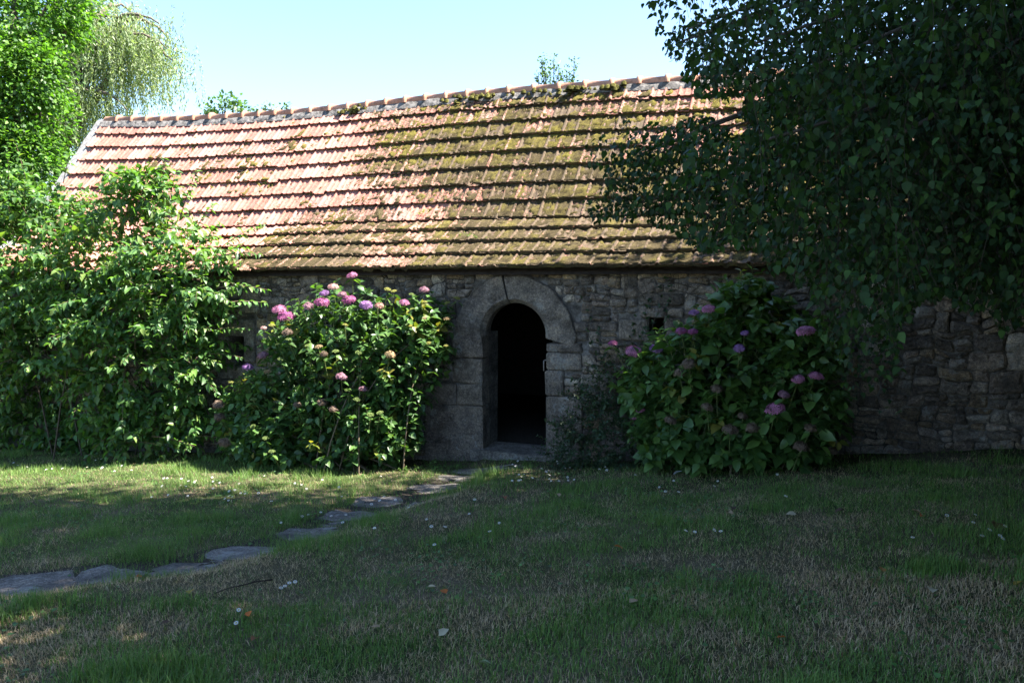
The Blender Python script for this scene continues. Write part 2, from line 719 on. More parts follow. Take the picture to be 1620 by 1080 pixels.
def block_geo(g, poly, front, back, col, rnd=.25, rough=.008, bulge=.012):
    """an irregular stone: rounded outline in (s,z), worn edges, bulging face"""
    # round the corners
    p2 = []
    n = len(poly)
    for i in range(n):
        a, b_ = np.array(poly[i]), np.array(poly[(i + 1) % n])
        l = np.linalg.norm(b_ - a)
        k = min(rnd, .018 / max(l, .018))
        p2 += [a + (b_ - a) * k, b_ - (b_ - a) * k] if l > .02 else [(a + b_) / 2]
    P = np.array(p2)
    n = len(P)
    c = P.mean(0)
    P = P + rng.normal(0, rough * .5, P.shape)
    inn = c + (P - c) * (1 - np.minimum(.028 / (np.linalg.norm(P - c, axis=1) + 1e-6), .4))[:, None]
    V = [np.c_[P[:, 0], np.full(n, back), P[:, 1]], np.c_[P[:, 0], np.full(n, front - .018) + rng.normal(0, .003, n), P[:, 1]],
         np.c_[inn[:, 0], np.full(n, front) + rng.normal(0, .004, n), inn[:, 1]], [[c[0], front + bulge, c[1]]]]
    V = np.vstack(V)
    T = []
    for i in range(n):
        j = (i + 1) % n
        for k in (0, n):
            T += [(k + i, k + j, k + n + j), (k + i, k + n + j, k + n + i)]
        T.append((2 * n + i, 2 * n + j, 3 * n))
    g.add(L2W(V[:, 0], V[:, 1], V[:, 2]), T, col)


def split(r, out):
    """random bedding of the wall face into blocks of very different sizes"""
    s0, z0, s1, z1 = r
    wd, hg = s1 - s0, z1 - z0
    lim = float(np.clip(random.lognormvariate(-3.3, .8), .007, .12))
    if wd * hg < lim and hg < .30 and .75 * hg < wd < 3.6 * hg or (wd < .09 and hg < .09):
        out.append(r)
        return
    k = random.uniform(.34, .66)
    if wd > hg * random.uniform(1.3, 2.6):
        m = s0 + wd * k
        split((s0, z0, m, z1), out)
        split((m, z0, s1, z1), out)
    else:
        m = z0 + hg * k
        split((s0, z0, s1, m), out)
        split((s0, m, s1, z1), out)


def warp(p):
    x, y = p
    return (x + .09 * (float(vnoise(x, y, 34, 3.2)) - .5) + .06 * (float(vnoise(x, y, 35, 9.)) - .5),
            y + .10 * (float(vnoise(x, y, 36, 2.4)) - .5) + .065 * (float(vnoise(x, y, 37, 8.)) - .5))


rects = []
x0_ = S_L
for za, zb in ((-.36, .28), (.28, .74), (.74, 1.36), (1.36, 1.78), (1.78, 2.5)):
    x0_ = S_L
    while x0_ < min(S_R, 8.0):
        wd = random.uniform(.5, 1.5)
        split((x0_, za, x0_ + wd, zb), rects)
        x0_ += wd
cells = []
for r0 in rects:
    p = ((r0[0] + r0[2]) / 2, (r0[1] + r0[3]) / 2)
    if dressed(p):
        continue
    poly = [(r0[0], r0[1]), (r0[2], r0[1]), (r0[2], r0[3]), (r0[0], r0[3])]
    if random.random() < .75:               # a broken corner
        i = random.randrange(4)
        a, b_, c = np.array(poly[i - 1]), np.array(poly[i]), np.array(poly[(i + 1) % 4])
        poly[i:i + 1] = [tuple(b_ + (a - b_) * random.uniform(.12, .4)), tuple(b_ + (c - b_) * random.uniform(.12, .4))]
    for r in BLOCKERS:
        gaps = [(r[0] - p[0], (1, 0, r[0])), (p[0] - r[2], (-1, 0, -r[2])), (r[1] - p[1], (0, 1, r[1])), (p[1] - r[3], (0, -1, -r[3]))]
        _, (a, b_, c) = max(gaps)
        if max(gaps)[0] < .8 and len(poly) > 2:
            hit = [q_ for q_ in poly if in_rect(q_, r, .004)] or (r[0] < r0[2] and r[2] > r0[0] and r[1] < r0[3] and r[3] > r0[1])
            if hit:
                poly = clip(poly, a, b_, c - .006)
    if len(poly) < 3:
        continue
    dd = np.array(p) - ARC_C
    l = np.linalg.norm(dd)
    if l < 1.6 and p[1] > 1.3:
        u = dd / l
        poly = clip(poly, -u[0], -u[1], -(u @ np.array(ARC_C) + ARC_R + .005))
    if len(poly) < 3:
        continue
    zt = float(ev(C_E, p[0])) + .03
    poly = clip(poly, 0, 1, zt)
    if len(poly) < 3:
        continue
    poly = inset(poly, random.uniform(.003, .009))
    if poly is None or len(poly) < 3 or area(poly) < .0012:
        continue
    nearb = any(in_rect(p, (r[0] - .25, r[1] - .25, r[2] + .25, r[3] + .25)) for r in BLOCKERS) or l < 1.25
    if not nearb:
        q_ = []
        for i in range(len(poly)):
            a, b_ = np.array(poly[i]), np.array(poly[(i + 1) % len(poly)])
            q_.append(tuple(a))
            if np.linalg.norm(b_ - a) > .12:
                q_.append(tuple((a + b_) / 2 + rng.normal(0, .003, 2)))
        poly = [warp(v) for v in q_]
    cells.append((poly, area(poly), p))
# which stones show largest: not behind the shrubs
vis = []
for k, (poly, A, p) in enumerate(cells):
    x, y, dpt = proj(L2W(p[0], 0, p[1]))
    hid = (x < 335) or (x > 1330) or (360 < x < 700 and y > 470 + abs(x - 560) * .35) or (1010 < x < 1330 and y > 545) or float(H(*L2W(p[0], .1, 0)[:2])) > p[1]
    vis.append((-A / dpt ** 2 * (0.02 if hid else 1), k))
vis.sort()
top = set(k for _, k in vis[:300])
rest = Geo()
for k, (poly, A, p) in enumerate(cells):
    c = np.array(random.choice(STONE_COLS)) * random.uniform(.62, 1.4)
    g = Geo() if k in top else rest
    block_geo(g, poly, random.uniform(.0, .026) + (.006 if A > .04 else 0), -.06, c, bulge=random.uniform(.0, .016))
    if k in top:
        child('stone', g.mesh('stone', M_STONE), W)
child('stone', rest.mesh('stone', M_STONE), W, 'stuff')
print('stones', len(cells))

# the other walls, floor
g = Geo()
T_BACK = 2 * T_R - T_E + .3
for s_ in (S_L, S_R - WALL_T):
    # gable: follows the roof section
    prof = [(-WALL_T, -.7), (-WALL_T, 2.3), (T_B, float(ev(C_B, s_)) - .12), (T_R, float(ev(C_R, s_)) - .15), (2 * T_R - T_B, float(ev(C_B, s_)) - .12), (T_BACK + WALL_T, 2.3), (T_BACK + WALL_T, -.7)]
    n = len(prof)
    V = [(s_, a, b_) for a, b_ in prof] + [(s_ + WALL_T, a, b_) for a, b_ in prof]
    V = np.array(V)
    T = [(0, i, i + 1) for i in range(1, n - 1)] + [(n, n + i + 1, n + i) for i in range(1, n - 1)]
    for i in range(n):
        j = (i + 1) % n
        T += [(i, j, n + j), (i, n + j, n + i)]
    g.add(L2W(V[:, 0], V[:, 1], V[:, 2]), T)
child('gable_wall', g.mesh('gable_wall', M_MORTAR), B)
g = Geo()
g.box((S_L, T_BACK, -.7), (S_R, T_BACK + WALL_T, 2.42), col=(.028, .025, .022))  # near-black colour puts the interior's shade into the wall
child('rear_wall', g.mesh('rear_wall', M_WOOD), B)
g = Geo()
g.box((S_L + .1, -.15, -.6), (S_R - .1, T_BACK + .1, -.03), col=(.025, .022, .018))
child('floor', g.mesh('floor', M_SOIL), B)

# roof deck (both slopes) ---------------------------------------------------
g = Geo()
ss = np.linspace(S_L - .02, S_R, 60)
rows = [.35, 2.0, 4.0, 6.0, 8.0, 10.0, 12.0]
front = [L2W(ss, *[a + d for a, d in zip(roof_pt(ss, r), (0, -.07))]) for r in rows]
back = [L2W(ss, 2 * T_R - roof_pt(ss, r)[0], roof_pt(ss, r)[1] - .07) for r in rows[::-1][1:]]
gridv = np.array(front + back)
nr, nc = gridv.shape[:2]
V = gridv.reshape(-1, 3)
ii = np.arange(nr * nc).reshape(nr, nc)
q = np.stack([ii[:-1, :-1], ii[:-1, 1:], ii[1:, 1:], ii[1:, :-1]], -1).reshape(-1, 4)
Tt = np.vstack([q[:, [0, 1, 2]], q[:, [0, 2, 3]]])
g.add(V, Tt, (.07, .055, .045))
g.add(V - [0, 0, .06], Tt[:, ::-1], (.07, .055, .045))
edge = np.r_[ii[:, 0]]
ROOF = child('roof', g.mesh('roof', M_WOOD), B)

# interlocking tiles ---------------------------------------------------------
TW, TL, TE = .212, .42, .34        # cover width, length, exposed length


def tile_profile():
    xs = np.array([0, .012, .026, .044, .056, .072, .096, .108, .122, .136, .150, .180, .2185])
    zs = np.array([.003, .018, .025, .022, .005, .002, .002, .007, .009, .006, .002, .002, .005])
    return xs, zs


def tile_mesh_arrays():
    xs, zs = tile_profile()
    n = len(xs)
    top0 = np.c_[xs, np.zeros(n), zs + .012]
    top1 = np.c_[xs, np.full(n, TL), zs + .004]
    bot = np.c_[xs, np.full(n, .006), zs - .006]
    V = np.vstack([top0, top1, bot])
    T = []
    for i in range(n - 1):
        T += [(i, i + 1, n + i + 1), (i, n + i + 1, n + i)]
        T += [(2 * n + i, 2 * n + i + 1, i + 1), (2 * n + i, i + 1, i)]
    T += [(0, n, 2 * n), (n - 1, 3 * n - 1, 2 * n - 1)]
    V[:, 0] -= TW / 2
    return V, np.array(T)


tv, tt = tile_mesh_arrays()
TILE_COLS = [(.37, .155, .115), (.40, .18, .135), (.34, .135, .10), (.42, .205, .16), (.38, .165, .13), (.31, .125, .095), (.41, .19, .155), (.35, .155, .125)]
tile_me = {}


def add_moss_attr(me, v):
    a = me.attributes.new('moss', 'FLOAT', 'POINT')
    a.data.foreach_set('value', np.ascontiguousarray(v, dtype=np.float32))


def tile_variant(ci, mi):
    if (ci, mi) not in tile_me:
        me = mesh_np('roof_tile', tv, tt, M_TILE, np.tile(TILE_COLS[ci], (len(tv), 1)))
        add_moss_attr(me, np.full(len(tv), mi / 4))
        tile_me[(ci, mi)] = me
    return tile_me[(ci, mi)]


tiles = []
for row in range(12):
    off = random.uniform(-.02, .02)
    s = S_L + TW / 2 + .02
    i = 0
    while s < S_R:
        s_j = s + random.gauss(0, .003)
        t0, z0 = roof_pt(s_j, row)
        t1, z1 = roof_pt(s_j, row + 1)
        ta, za = roof_pt(s_j - .15, row)
        tb, zb = roof_pt(s_j + .15, row)
        p0, p1 = L2W(s_j, t0, z0), L2W(s_j, t1, z1)
        yv = (p1 - p0) / np.linalg.norm(p1 - p0)
        xv = L2W(s_j + .15, tb, zb) - L2W(s_j - .15, ta, za)
        xv /= np.linalg.norm(xv)
        zv = np.cross(xv, yv)
        zv /= np.linalg.norm(zv)
        # each tile lies on the head of the one below
        lift = .055
        tilt = math.asin(min(.11, lift / TE * .8)) + random.gauss(0, .006)
        yv2 = yv * math.cos(tilt) - zv * math.sin(tilt)
        roll = random.gauss(0, .008)
        yaw = random.gauss(0, .010)
        xv2 = xv + zv * roll + yv * yaw
        yv2 = yv2 - xv * yaw
        xv2 /= np.linalg.norm(xv2)
        zv2 = np.cross(xv2, yv2)
        zv2 /= np.linalg.norm(zv2)
        yv3 = np.cross(zv2, xv2)
        if random.random() < .05:            # a slipped or twisted tile
            yaw_ = random.gauss(0, .045)
            xv2, yv3 = xv2 + yv3 * yaw_, yv3 - xv2 * yaw_
            p0 = p0 - yv * random.uniform(.01, .06)
        pp = p0 + zv * (lift + random.gauss(0, .004)) - yv * (.015 + abs(random.gauss(0, .006)))
        x, y, dpt = proj(pp)
        tiles.append((xv2, yv3, zv2, pp, s, row, x, y, dpt))
        s += TW
        i += 1
print('tiles', len(tiles))
sc_ = []
for k, tl in enumerate(tiles):
    x, y, dpt, s = tl[6], tl[7], tl[8], tl[4]
    hid = x < 0 or x > 1260 or (x < 390 and y > 285 + max(0, x - 270)) or (x > 950 and 180 < y < 400 and x > 950 + abs(y - 290) * .5)
    sc_.append((dpt + (50 if hid else 0), k))
sc_.sort()
top = set(k for _, k in sc_[:300])
rv, rt, rc, rm = [], [], [], []
nv = 0
for k, (xv, yv, zv, pp, s, row, x, y, dpt) in enumerate(tiles):
    ci = int(np.clip(vnoise(s, row * .7, 40, .9) * 5 + random.uniform(-2, 4), 0, 7))
    m = float(moss_at(s, row + .4))
    mi = int(round(m * 4))
    if k in top:
        o = link('roof_tile', tile_variant(ci, mi), ROOF)
        Mx = Matrix.Identity(4)
        for c, v in enumerate((xv, yv, zv, pp)):
            for r_ in range(3):
                Mx[r_][c] = v[r_]
        o.matrix_parent_inverse = Matrix.Translation(-Vector(O))
        o.matrix_basis = Matrix.Translation(Vector(O)) @ Matrix.Identity(4) @ Mx if False else Mx
        o.matrix_parent_inverse = Matrix.Identity(4)
    else:
        V = tv[:, :1] * xv + tv[:, 1:2] * yv + tv[:, 2:] * zv + pp
        rv.append(V)
        rt.append(tt + nv)
        rc.append(np.tile(TILE_COLS[ci], (len(tv), 1)))
        rm.append(np.full(len(tv), mi / 4))
        nv += len(tv)
me = mesh_np('roof_tile', np.vstack(rv), np.vstack(rt), M_TILE, np.vstack(rc))
add_moss_attr(me, np.concatenate(rm))
child('roof_tile', me, ROOF, 'stuff')

# back slope tiles: plain joined sheet of the same tiles is out of sight; ridge tiles next
RX = [168, 189, 213, 236, 260, 285.5, 311, 336.5, 363, 389, 414, 440, 467, 496, 526, 555, 585, 615, 645.5, 677, 710, 743, 774, 808, 848.5, 888, 929, 971.7, 1014.8, 1059]
RS = [float(W2L(on_t(x, 150, T_R))[0]) for x in RX]
while RS[-1] < S_R - .5:
    RS.append(RS[-1] + .39)
print('ridge spacing', np.round(np.diff(RS), 2))


def ridge_arrays():
    n = 9
    th = np.linspace(-.12, math.pi + .12, n)
    rings = [(0, .098), (.80, .098), (.81, .122), (.90, .128), (1.0, .118)]
    V, T = [], []
    for a, r in rings:
        V += [(a, r * math.cos(x), r * math.sin(x)) for x in th]
    for k in range(len(rings) - 1):
        for i in range(n - 1):
            p = k * n + i
            T += [(p, p + n, p + n + 1), (p, p + n + 1, p + 1)]
    e = len(V)
    V.append((1.0, 0, .02))
    for i in range(n - 1):
        T.append(((len(rings) - 1) * n + i, e, (len(rings) - 1) * n + i + 1))
    return np.array(V), np.array(T)


rgv, rgt = ridge_arrays()
ridge_me = []
for c in ((.40, .20, .13), (.36, .19, .13), (.43, .23, .16)):
    me = mesh_np('ridge_tile', rgv, rgt, M_TILE, np.tile(c, (len(rgv), 1)), smooth_=True)
    add_moss_attr(me, np.full(len(rgv), .12))
    ridge_me.append(me)
for a, b_ in zip(RS[:-1], RS[1:]):
    o = link('ridge_tile', random.choice(ridge_me), ROOF)
    pa, pb = L2W(a, T_R, ev(C_R, a) + .025), L2W(b_ + .02, T_R, ev(C_R, b_) + .025 + random.gauss(0, .004))
    xv = pb - pa
    ln = np.linalg.norm(xv)
    xu = xv / ln
    yu = np.cross(UP, xu)
    yu /= np.linalg.norm(yu)
    zu = np.cross(xu, yu)
    Mx = Matrix.Identity(4)
    for c, v in enumerate((xv, yu, zu, pa)):
        for r_ in range(3):
            Mx[r_][c] = v[r_]
    o.matrix_basis = Mx
# mortar bedding under the ridge tiles
g = Geo()
ss = np.linspace(S_L, S_R, 220)
for sgn in (1, -1):
    lines = []
    for off, dz in ((.045, .05), (.105, .015), (.165, -.075)):
        wob = .02 * (vnoise(ss, ss * 0 + off, 51, 6) - .5) * 2
        o2 = off + wob
        lines.append(L2W(ss, T_R + sgn * o2, ev(C_R, ss) + dz - (.03 if off > .15 else 0) + .0 * o2))
    A = np.array(lines)
    n = len(ss)
    ii = np.arange(A.shape[0] * n).reshape(A.shape[0], n)
    q = np.stack([ii[:-1, :-1], ii[:-1, 1:], ii[1:, 1:], ii[1:, :-1]], -1).reshape(-1, 4)
    g.add(A.reshape(-1, 3), np.vstack([q[:, [0, 1, 2]], q[:, [0, 2, 3]]]), (.15, .14, .132))
child('ridge_mortar', g.mesh('ridge_mortar', M_RIDGE), ROOF)
# cement verge along the left end
g = Geo()
rr = np.linspace(-.1, 12, 30)
prev = None
sec = []
for r in rr:
    t, z = roof_pt(S_L, r)
    j = .03 * (random.random() - .5)
    sec.append([(S_L - .22 + j * .6, t, z - .25), (S_L - .20 + j, t, z + .06), (S_L + .03 + j, t, z + .085), (S_L + .09 + j, t, z + .02)])
A = np.array(sec)
n = A.shape[1]
ii = np.arange(A.shape[0] * n).reshape(A.shape[0], n)
q = np.stack([ii[:-1, :-1], ii[:-1, 1:], ii[1:, 1:], ii[1:, :-1]], -1).reshape(-1, 4)
A = A.reshape(-1, 3)
g.add(L2W(A[:, 0], A[:, 1], A[:, 2]), np.vstack([q[:, [0, 1, 2]], q[:, [0, 2, 3]]]), (.27, .26, .25))
child('verge', g.mesh('verge', M_CEMENT), ROOF)

# moss cushions on the tiles
def dome(seed, nseg=9, rings=3):
    r_ = np.random.default_rng(seed)
    V, T = [], []
    for k in range(rings):
        a = k / rings * math.pi / 2
        for j in range(nseg):
            th = j / nseg * 2 * math.pi + k * .35
            f = 1 + r_.normal(0, .16)
            V.append((math.cos(a) * math.cos(th) * f, math.cos(a) * math.sin(th) * f, math.sin(a) * (1 + r_.normal(0, .2)) if k else -.35))
    V.append((0, 0, 1))
    for k in range(rings - 1):
        for j in range(nseg):
            p, q_ = k * nseg + j, k * nseg + (j + 1) % nseg
            T += [(p, q_, q_ + nseg), (p, q_ + nseg, p + nseg)]
    for j in range(nseg):
        T.append(((rings - 1) * nseg + j, (rings - 1) * nseg + (j + 1) % nseg, len(V) - 1))
    return np.array(V), np.array(T)


g = Geo()
MS0, MS1 = -9.3, min(S_R, 5.6)
sx = np.arange(MS0, MS1, .022)
frs = np.array([-.035, -.03, .02, .09, .17, .26, .35, .44, .53, .62, .71, .80, .89, .98, 1.06])
for row in range(12):
    A_, B_ = np.meshgrid(sx, frs, indexing='ij')
    rr_ = row + np.clip(B_, -.035, 1.06)
    t, z = roof_pt(A_, rr_)
    P = L2W(A_, t, z)
    t2, z2 = roof_pt(A_, rr_ + .1)
    yv = L2W(A_, t2, z2) - P
    yv /= np.linalg.norm(yv, axis=-1, keepdims=True)
    zv = np.cross(np.broadcast_to(E1, yv.shape), yv)
    m = moss_at(A_, rr_)
    pa = fbm(A_, rr_ * .34, 60, 2.3, 3)
    fi = fbm(A_, rr_ * .34, 64, 9., 2)
    rough_ = .6 * vnoise(A_, rr_ * .34, 68, 40.) + .4 * vnoise(A_, rr_ * .34, 69, 17.) - .5
    lipb = .10 * np.exp(-((B_ - .1) / .16) ** 2)
    v = 1.35 * (m - .5) + 1.5 * (pa - .5) + 1.5 * (fi - .5) + .8 * rough_ + lipb - .015
    h = -.016 + .042 * smooth(-.05, .42, v) + .044 * rough_ * smooth(-.05, .15, v)
    base = .058 * np.clip(1 - B_, 0, 1) * .86 + .006
    drop = np.where(B_ < -.031, .055, 0)
    P = P + zv * (base + h - drop)[..., None]
    fresh = np.clip(-.05 + .6 * smooth(3.5, 10, rr_) + 1.3 * (vnoise(A_, rr_ * .34, 70, 4.) - .5) + 1.0 * rough_, 0, 1)
    c = np.array([.088, .068, .038]) + (np.array([.158, .132, .034]) - np.array([.088, .068, .038])) * fresh[..., None]
    c = c * (.22 + .7 * fi[..., None] + .9 * (rough_[..., None] + .3))
    n1, n2 = A_.shape
    ii = np.arange(n1 * n2).reshape(n1, n2)
    q = np.stack([ii[:-1, :-1], ii[1:, :-1], ii[1:, 1:], ii[:-1, 1:]], -1).reshape(-1, 4)
    live = (v > -.09)
    lq = (live[:-1, :-1] | live[1:, :-1] | live[1:, 1:] | live[:-1, 1:]).ravel()
    q = q[lq]
    T_ = np.vstack([q[:, [0, 1, 2]], q[:, [0, 2, 3]]])
    g.add(P.reshape(-1, 3), T_, c.reshape(-1, 3))
# loose crumbs on top of the carpet
N = 7000
s_r, row_r = rng.uniform(MS0, MS1, N), rng.uniform(0, 12, N)
m = rng.random(N) < np.clip((moss_at(s_r, row_r) - .3) * 1.6, 0, 1)
s_r, row_r = s_r[m], row_r[m]
t, z = roof_pt(s_r, row_r)
P = L2W(s_r, t, z) + np.array([0, 0, .03]) + NN * .025
sz = rng.uniform(.006, .02, len(P))
dv, dt = dome(2, 6, 2)
g.add_many(dv, dt, np.einsum('k,ij->kij', sz, np.eye(3)), P, np.array([.11, .09, .045]) * rng.uniform(.5, 1.5, (len(P), 1)))
# tufts along the ridge mortar
N = 420
s_r = rng.uniform(-5.5, 5, N)
s_r = s_r[rng.random(N) < np.clip((fbm(s_r, s_r * 0, 71, 1.3) - .42) * 5, 0, 1)]
P = L2W(s_r, T_R + .15 + rng.normal(0, .03, len(s_r)), ev(C_R, s_r) + rng.normal(-.035, .025, len(s_r)))
sz = rng.uniform(.02, .055, len(P))
Rm = np.einsum('k,ij->kij', sz, np.eye(3))
dv, dt = dome(9, 8, 3)
g.add_many(dv, dt, Rm, P, np.array([.14, .13, .04]) * rng.uniform(.4, 1.1, (len(P), 1)))
child('moss', g.mesh('moss', M_MOSS), ROOF, 'stuff')
print('moss tris', sum(len(x) for x in g.T))

# doorway: dressed stones ------------------------------------------------------
DW = empty('doorway', O, '', '')
del DW['label'], DW['category']
DW.parent = B
DW.location = (0, 0, 0)
COLS_D = [(.18, .155, .135), (.165, .14, .122), (.195, .168, .145), (.155, .132, .115)]


def child_d(name, me, parent):
    o = link(name, me, parent)
    o.matrix_parent_inverse = Matrix.Translation(-Vector(O))
    return o


def voussoir(a0, a1, n=9):
    """arch stone between two angles: inner ring with a chamfer, outer ring eccentric"""
    g = Geo()
    ic, ir = (-.003, 1.575), .475
    an = np.linspace(a0, a1, n)
    P = []
    for a in an:
        c, s = math.cos(a), math.sin(a)
        rr_ = ARC_R + rng.normal(0, .012)
        ox, oz = ARC_C[0] + rr_ * c, ARC_C[1] + rr_ * s
        j = rng.normal(0, .008)
        ring = [(ox, -.10, oz), (ox, .018 + j, oz), (ox * .985, .034 + j, ARC_C[1] + rr_ * .985 * s),
                ((ox + ic[0] + ir * c) / 2, .042 + j, (oz + ic[1] + ir * s) / 2),
                (ic[0] + (ir + .015) * c, .034 + j, ic[1] + (ir + .015) * s), (ic[0] + (ir - .045) * c, -.05, ic[1] + (ir - .045) * s),
                (ic[0] + (ir - .045) * c, -.22, ic[1] + (ir - .045) * s)]
        P.append(ring)
    A = np.array(P)
    m = A.shape[1]
    ii = np.arange(A.shape[0] * m).reshape(A.shape[0], m)
    q = np.stack([ii[:-1, :-1], ii[1:, :-1], ii[1:, 1:], ii[:-1, 1:]], -1).reshape(-1, 4)
    T = np.vstack([q[:, [0, 1, 2]], q[:, [0, 2, 3]]])
    ends = [(0, i, i + 1) for i in range(1, m - 1)] + [(ii[-1, 0], ii[-1, i + 1], ii[-1, i]) for i in range(1, m - 1)]
    T = np.vstack([T, ends])
    A = A.reshape(-1, 3)
    g.add(L2W(A[:, 0], A[:, 1], A[:, 2]), T, random.choice(COLS_D))
    return g


for a0, a1 in ((R(-4), R(98.6)), (R(100.4), R(184))):
    child_d('arch_stone', voussoir(a0, a1, 13).mesh('arch_stone', M_STONE), DW)


def jamb(rect, side, inner):
    g = Geo()
    s0, z0, s1, z1 = rect
    if side < 0:
        s1 = -.455 + random.uniform(-.006, .006)
    elif inner:
        s0 = .455 + random.uniform(-.006, .006)
    z0 += .011
    z1 -= .011
    col = random.choice(COLS_D)
    # rounded rectangular block with a reveal 0.42 deep
    c = .03
    if side < 0:
        outl = [(s0, z0), (s1, z0), (s1, z1), (s0, z1)]
    else:
        outl = [(s0, z0), (s1, z0), (s1, z1), (s0, z1)]
    block_geo(g, outl, .034 + random.uniform(-.008, .008), -.22 if inner else -.06, col, .4, .012, .02)
    child_d('jamb_stone', g.mesh('jamb_stone', M_STONE), DW)


J_L[3] = (J_L[3][0], -.3, J_L[3][2], J_L[3][3])
J_R[3] = (J_R[3][0], -.3, J_R[3][2], J_R[3][3])
for r in J_L:
    jamb(r, -1, True)
for r in J_R:
    jamb(r, 1, True)
jamb(J_X[0], 1, False)
# reveal stones behind the left jamb, deeper in the wall
g = Geo()
for (za, zb) in ((-.1, .45), (.46, .80), (.81, 1.16), (1.17, 1.58)):
    g.box((-.75, -.225, za), (-.47 + random.uniform(-.012, .012), -.60, zb), col=(.12, .11, .1))
    g.box((.47, -.225, za), (.75, -.60, zb), col=(.12, .11, .1))
child_d('reveal', g.mesh('reveal', M_STONE), DW)
g = Geo()
block_geo(g, [(-.62, -.17), (.62, -.17), (.62, .0), (-.62, .0)], .10, -.5, (.17, .155, .14), .1, .01, .01)
child_d('threshold', g.mesh('threshold', M_STONE), DW)
g = Geo()
hk = L2W([.455, .40, .385, .385], [-.1, -.1, -.1, -.1], [1.24, 1.245, 1.235, 1.10])
g.tube(hk, .009, 5, (.25, .22, .2))
child_d('latch', g.mesh('latch', M_IRON), DW)

for rects, hole in ((WF, WIN_L), (WR, WIN_R)):
    WN = bpy.data.objects.new('window', None)
    COL.objects.link(WN)
    WN.parent = B
    for k, r in enumerate(rects):
        g = Geo()
        block_geo(g, [(r[0] + .005, r[1] + .005), (r[2] - .005, r[1] + .005), (r[2] - .005, r[3] - .005), (r[0] + .005, r[3] - .005)], .03 + random.uniform(0, .012), -.35, random.choice(COLS_D), .3, .008, .012)
        child_d(('window_jamb', 'window_jamb', 'lintel', 'sill')[k] if rects is WF else ('window_jamb', 'lintel', 'window_jamb', 'sill')[k], g.mesh('frame_stone', M_STONE), WN)

# ------------------------------------------------------------------ path and flagstones
pg = Geo()
pts = PATH.copy()
fine = []
for a, b_ in zip(pts[:-1], pts[1:]):
    for k in np.linspace(0, 1, 8, endpoint=False):
        fine.append(a + (b_ - a) * k)
fine = np.array(fine)
tg = np.gradient(fine[:, :2], axis=0)
tg /= np.linalg.norm(tg, axis=1)[:, None]
nrm = np.c_[-tg[:, 1], tg[:, 0]]
lines = []
for off in np.linspace(-.3, .3, 7):
    wv = off * (1 + .5 * (vnoise(fine[:, 0], fine[:, 1], 80, 2.3) - .5))
    xy = fine[:, :2] + nrm * wv[:, None]
    lines.append(np.c_[xy, H(xy[:, 0], xy[:, 1]) + .006])
A = np.array(lines)
ii = np.arange(A.shape[0] * A.shape[1]).reshape(A.shape[:2])
q = np.stack([ii[:-1, :-1], ii[:-1, 1:], ii[1:, 1:], ii[1:, :-1]], -1).reshape(-1, 4)
pg.add(A.reshape(-1, 3), np.vstack([q[:, [0, 1, 2]], q[:, [0, 2, 3]]]), (.05, .042, .033))
PA = link('path', pg.mesh('path', M_SOIL), kind='structure')
FLAGS = []     # (centre, angle, half length, half width)


def flag(x, y, wpx, hl=None, asp=.80, rot=None, col=None):
    p = ground_px(x, y)
    d = math.hypot(p[0], p[1])
    hw = wpx / F * d / 2
    hw *= 1.12
    hd = hw * asp
    n = 14
    th = np.sort(np.linspace(0, 6.283, n, endpoint=False) + rng.uniform(-.2, .2, n))
    e = 4.5
    r_ = (np.abs(np.cos(th)) ** e + np.abs(np.sin(th)) ** e) ** (-1 / e) * rng.uniform(.80, 1.08, n)
    a = rot if rot is not None else rng.uniform(-.25, .25)
    lx, ly = r_ * np.cos(th) * hw, r_ * np.sin(th) * hd
    X, Y = p[0] + lx * math.cos(a) - ly * math.sin(a), p[1] + lx * math.sin(a) + ly * math.cos(a)
    gz = H(X, Y)
    zt = max(np.percentile(gz, 60), float(H(p[0], p[1]))) + .018
    z_pl = gz + .008 + 0 * zt
    P0 = np.c_[X, Y, z_pl - .12]
    P1 = np.c_[X, Y, z_pl - .012]
    cen = np.array([p[0], p[1], z_pl.mean() - .004])
    P2 = np.c_[p[0] + (X - p[0]) * .93, p[1] + (Y - p[1]) * .93, z_pl + rng.normal(0, .004, n)]
    V = np.vstack([P0, P1, P2, cen])
    T = []
    for i in range(n):
        j = (i + 1) % n
        for k in (0, n):
            T += [(k + i, k + j, k + n + j), (k + i, k + n + j, k + n + i)]
        T.append((2 * n + i, 2 * n + j, 3 * n))
    g = Geo()
    g.add(V, T, col if col is not None else np.array([.165, .15, .14]) * rng.uniform(.85, 1.2))
    link('flagstone', g.mesh('flagstone', M_STONE), PA)
    FLAGS.append((p[0], p[1], hw, hd, a))


for a in [(772, 744, 112, None, .28, -.35, (.2, .175, .15)), (690, 774, 85), (598, 795, 78), (664, 797, 44), (556, 817, 92), (490, 845, 98), (385, 876, 106), (290, 902, 100), (172, 913, 98), (42, 929, 118), (-95, 940, 118), (525, 831, 34), (338, 890, 34), (108, 923, 36), (725, 757, 60)]:
    flag(*a)


def on_flag(X, Y):
    r = np.zeros(X.shape, bool)
    for (cx, cy, hw, hd, a) in FLAGS:
        dx, dy = X - cx, Y - cy
        lx, ly = dx * math.cos(a) + dy * math.sin(a), -dx * math.sin(a) + dy * math.cos(a)
        r |= (np.abs(lx / hw) ** 2.4 + np.abs(ly / hd) ** 2.4) < .62
    return r


# ------------------------------------------------------------------ leaves
def frames(d, n):
    """columns x,y,z with y along d and z towards n"""
    y = d / (np.linalg.norm(d, axis=1)[:, None] + 1e-9)
    x = np.cross(y, n)
    x /= np.linalg.norm(x, axis=1)[:, None] + 1e-9
    z = np.cross(x, y)
    return x, y, z


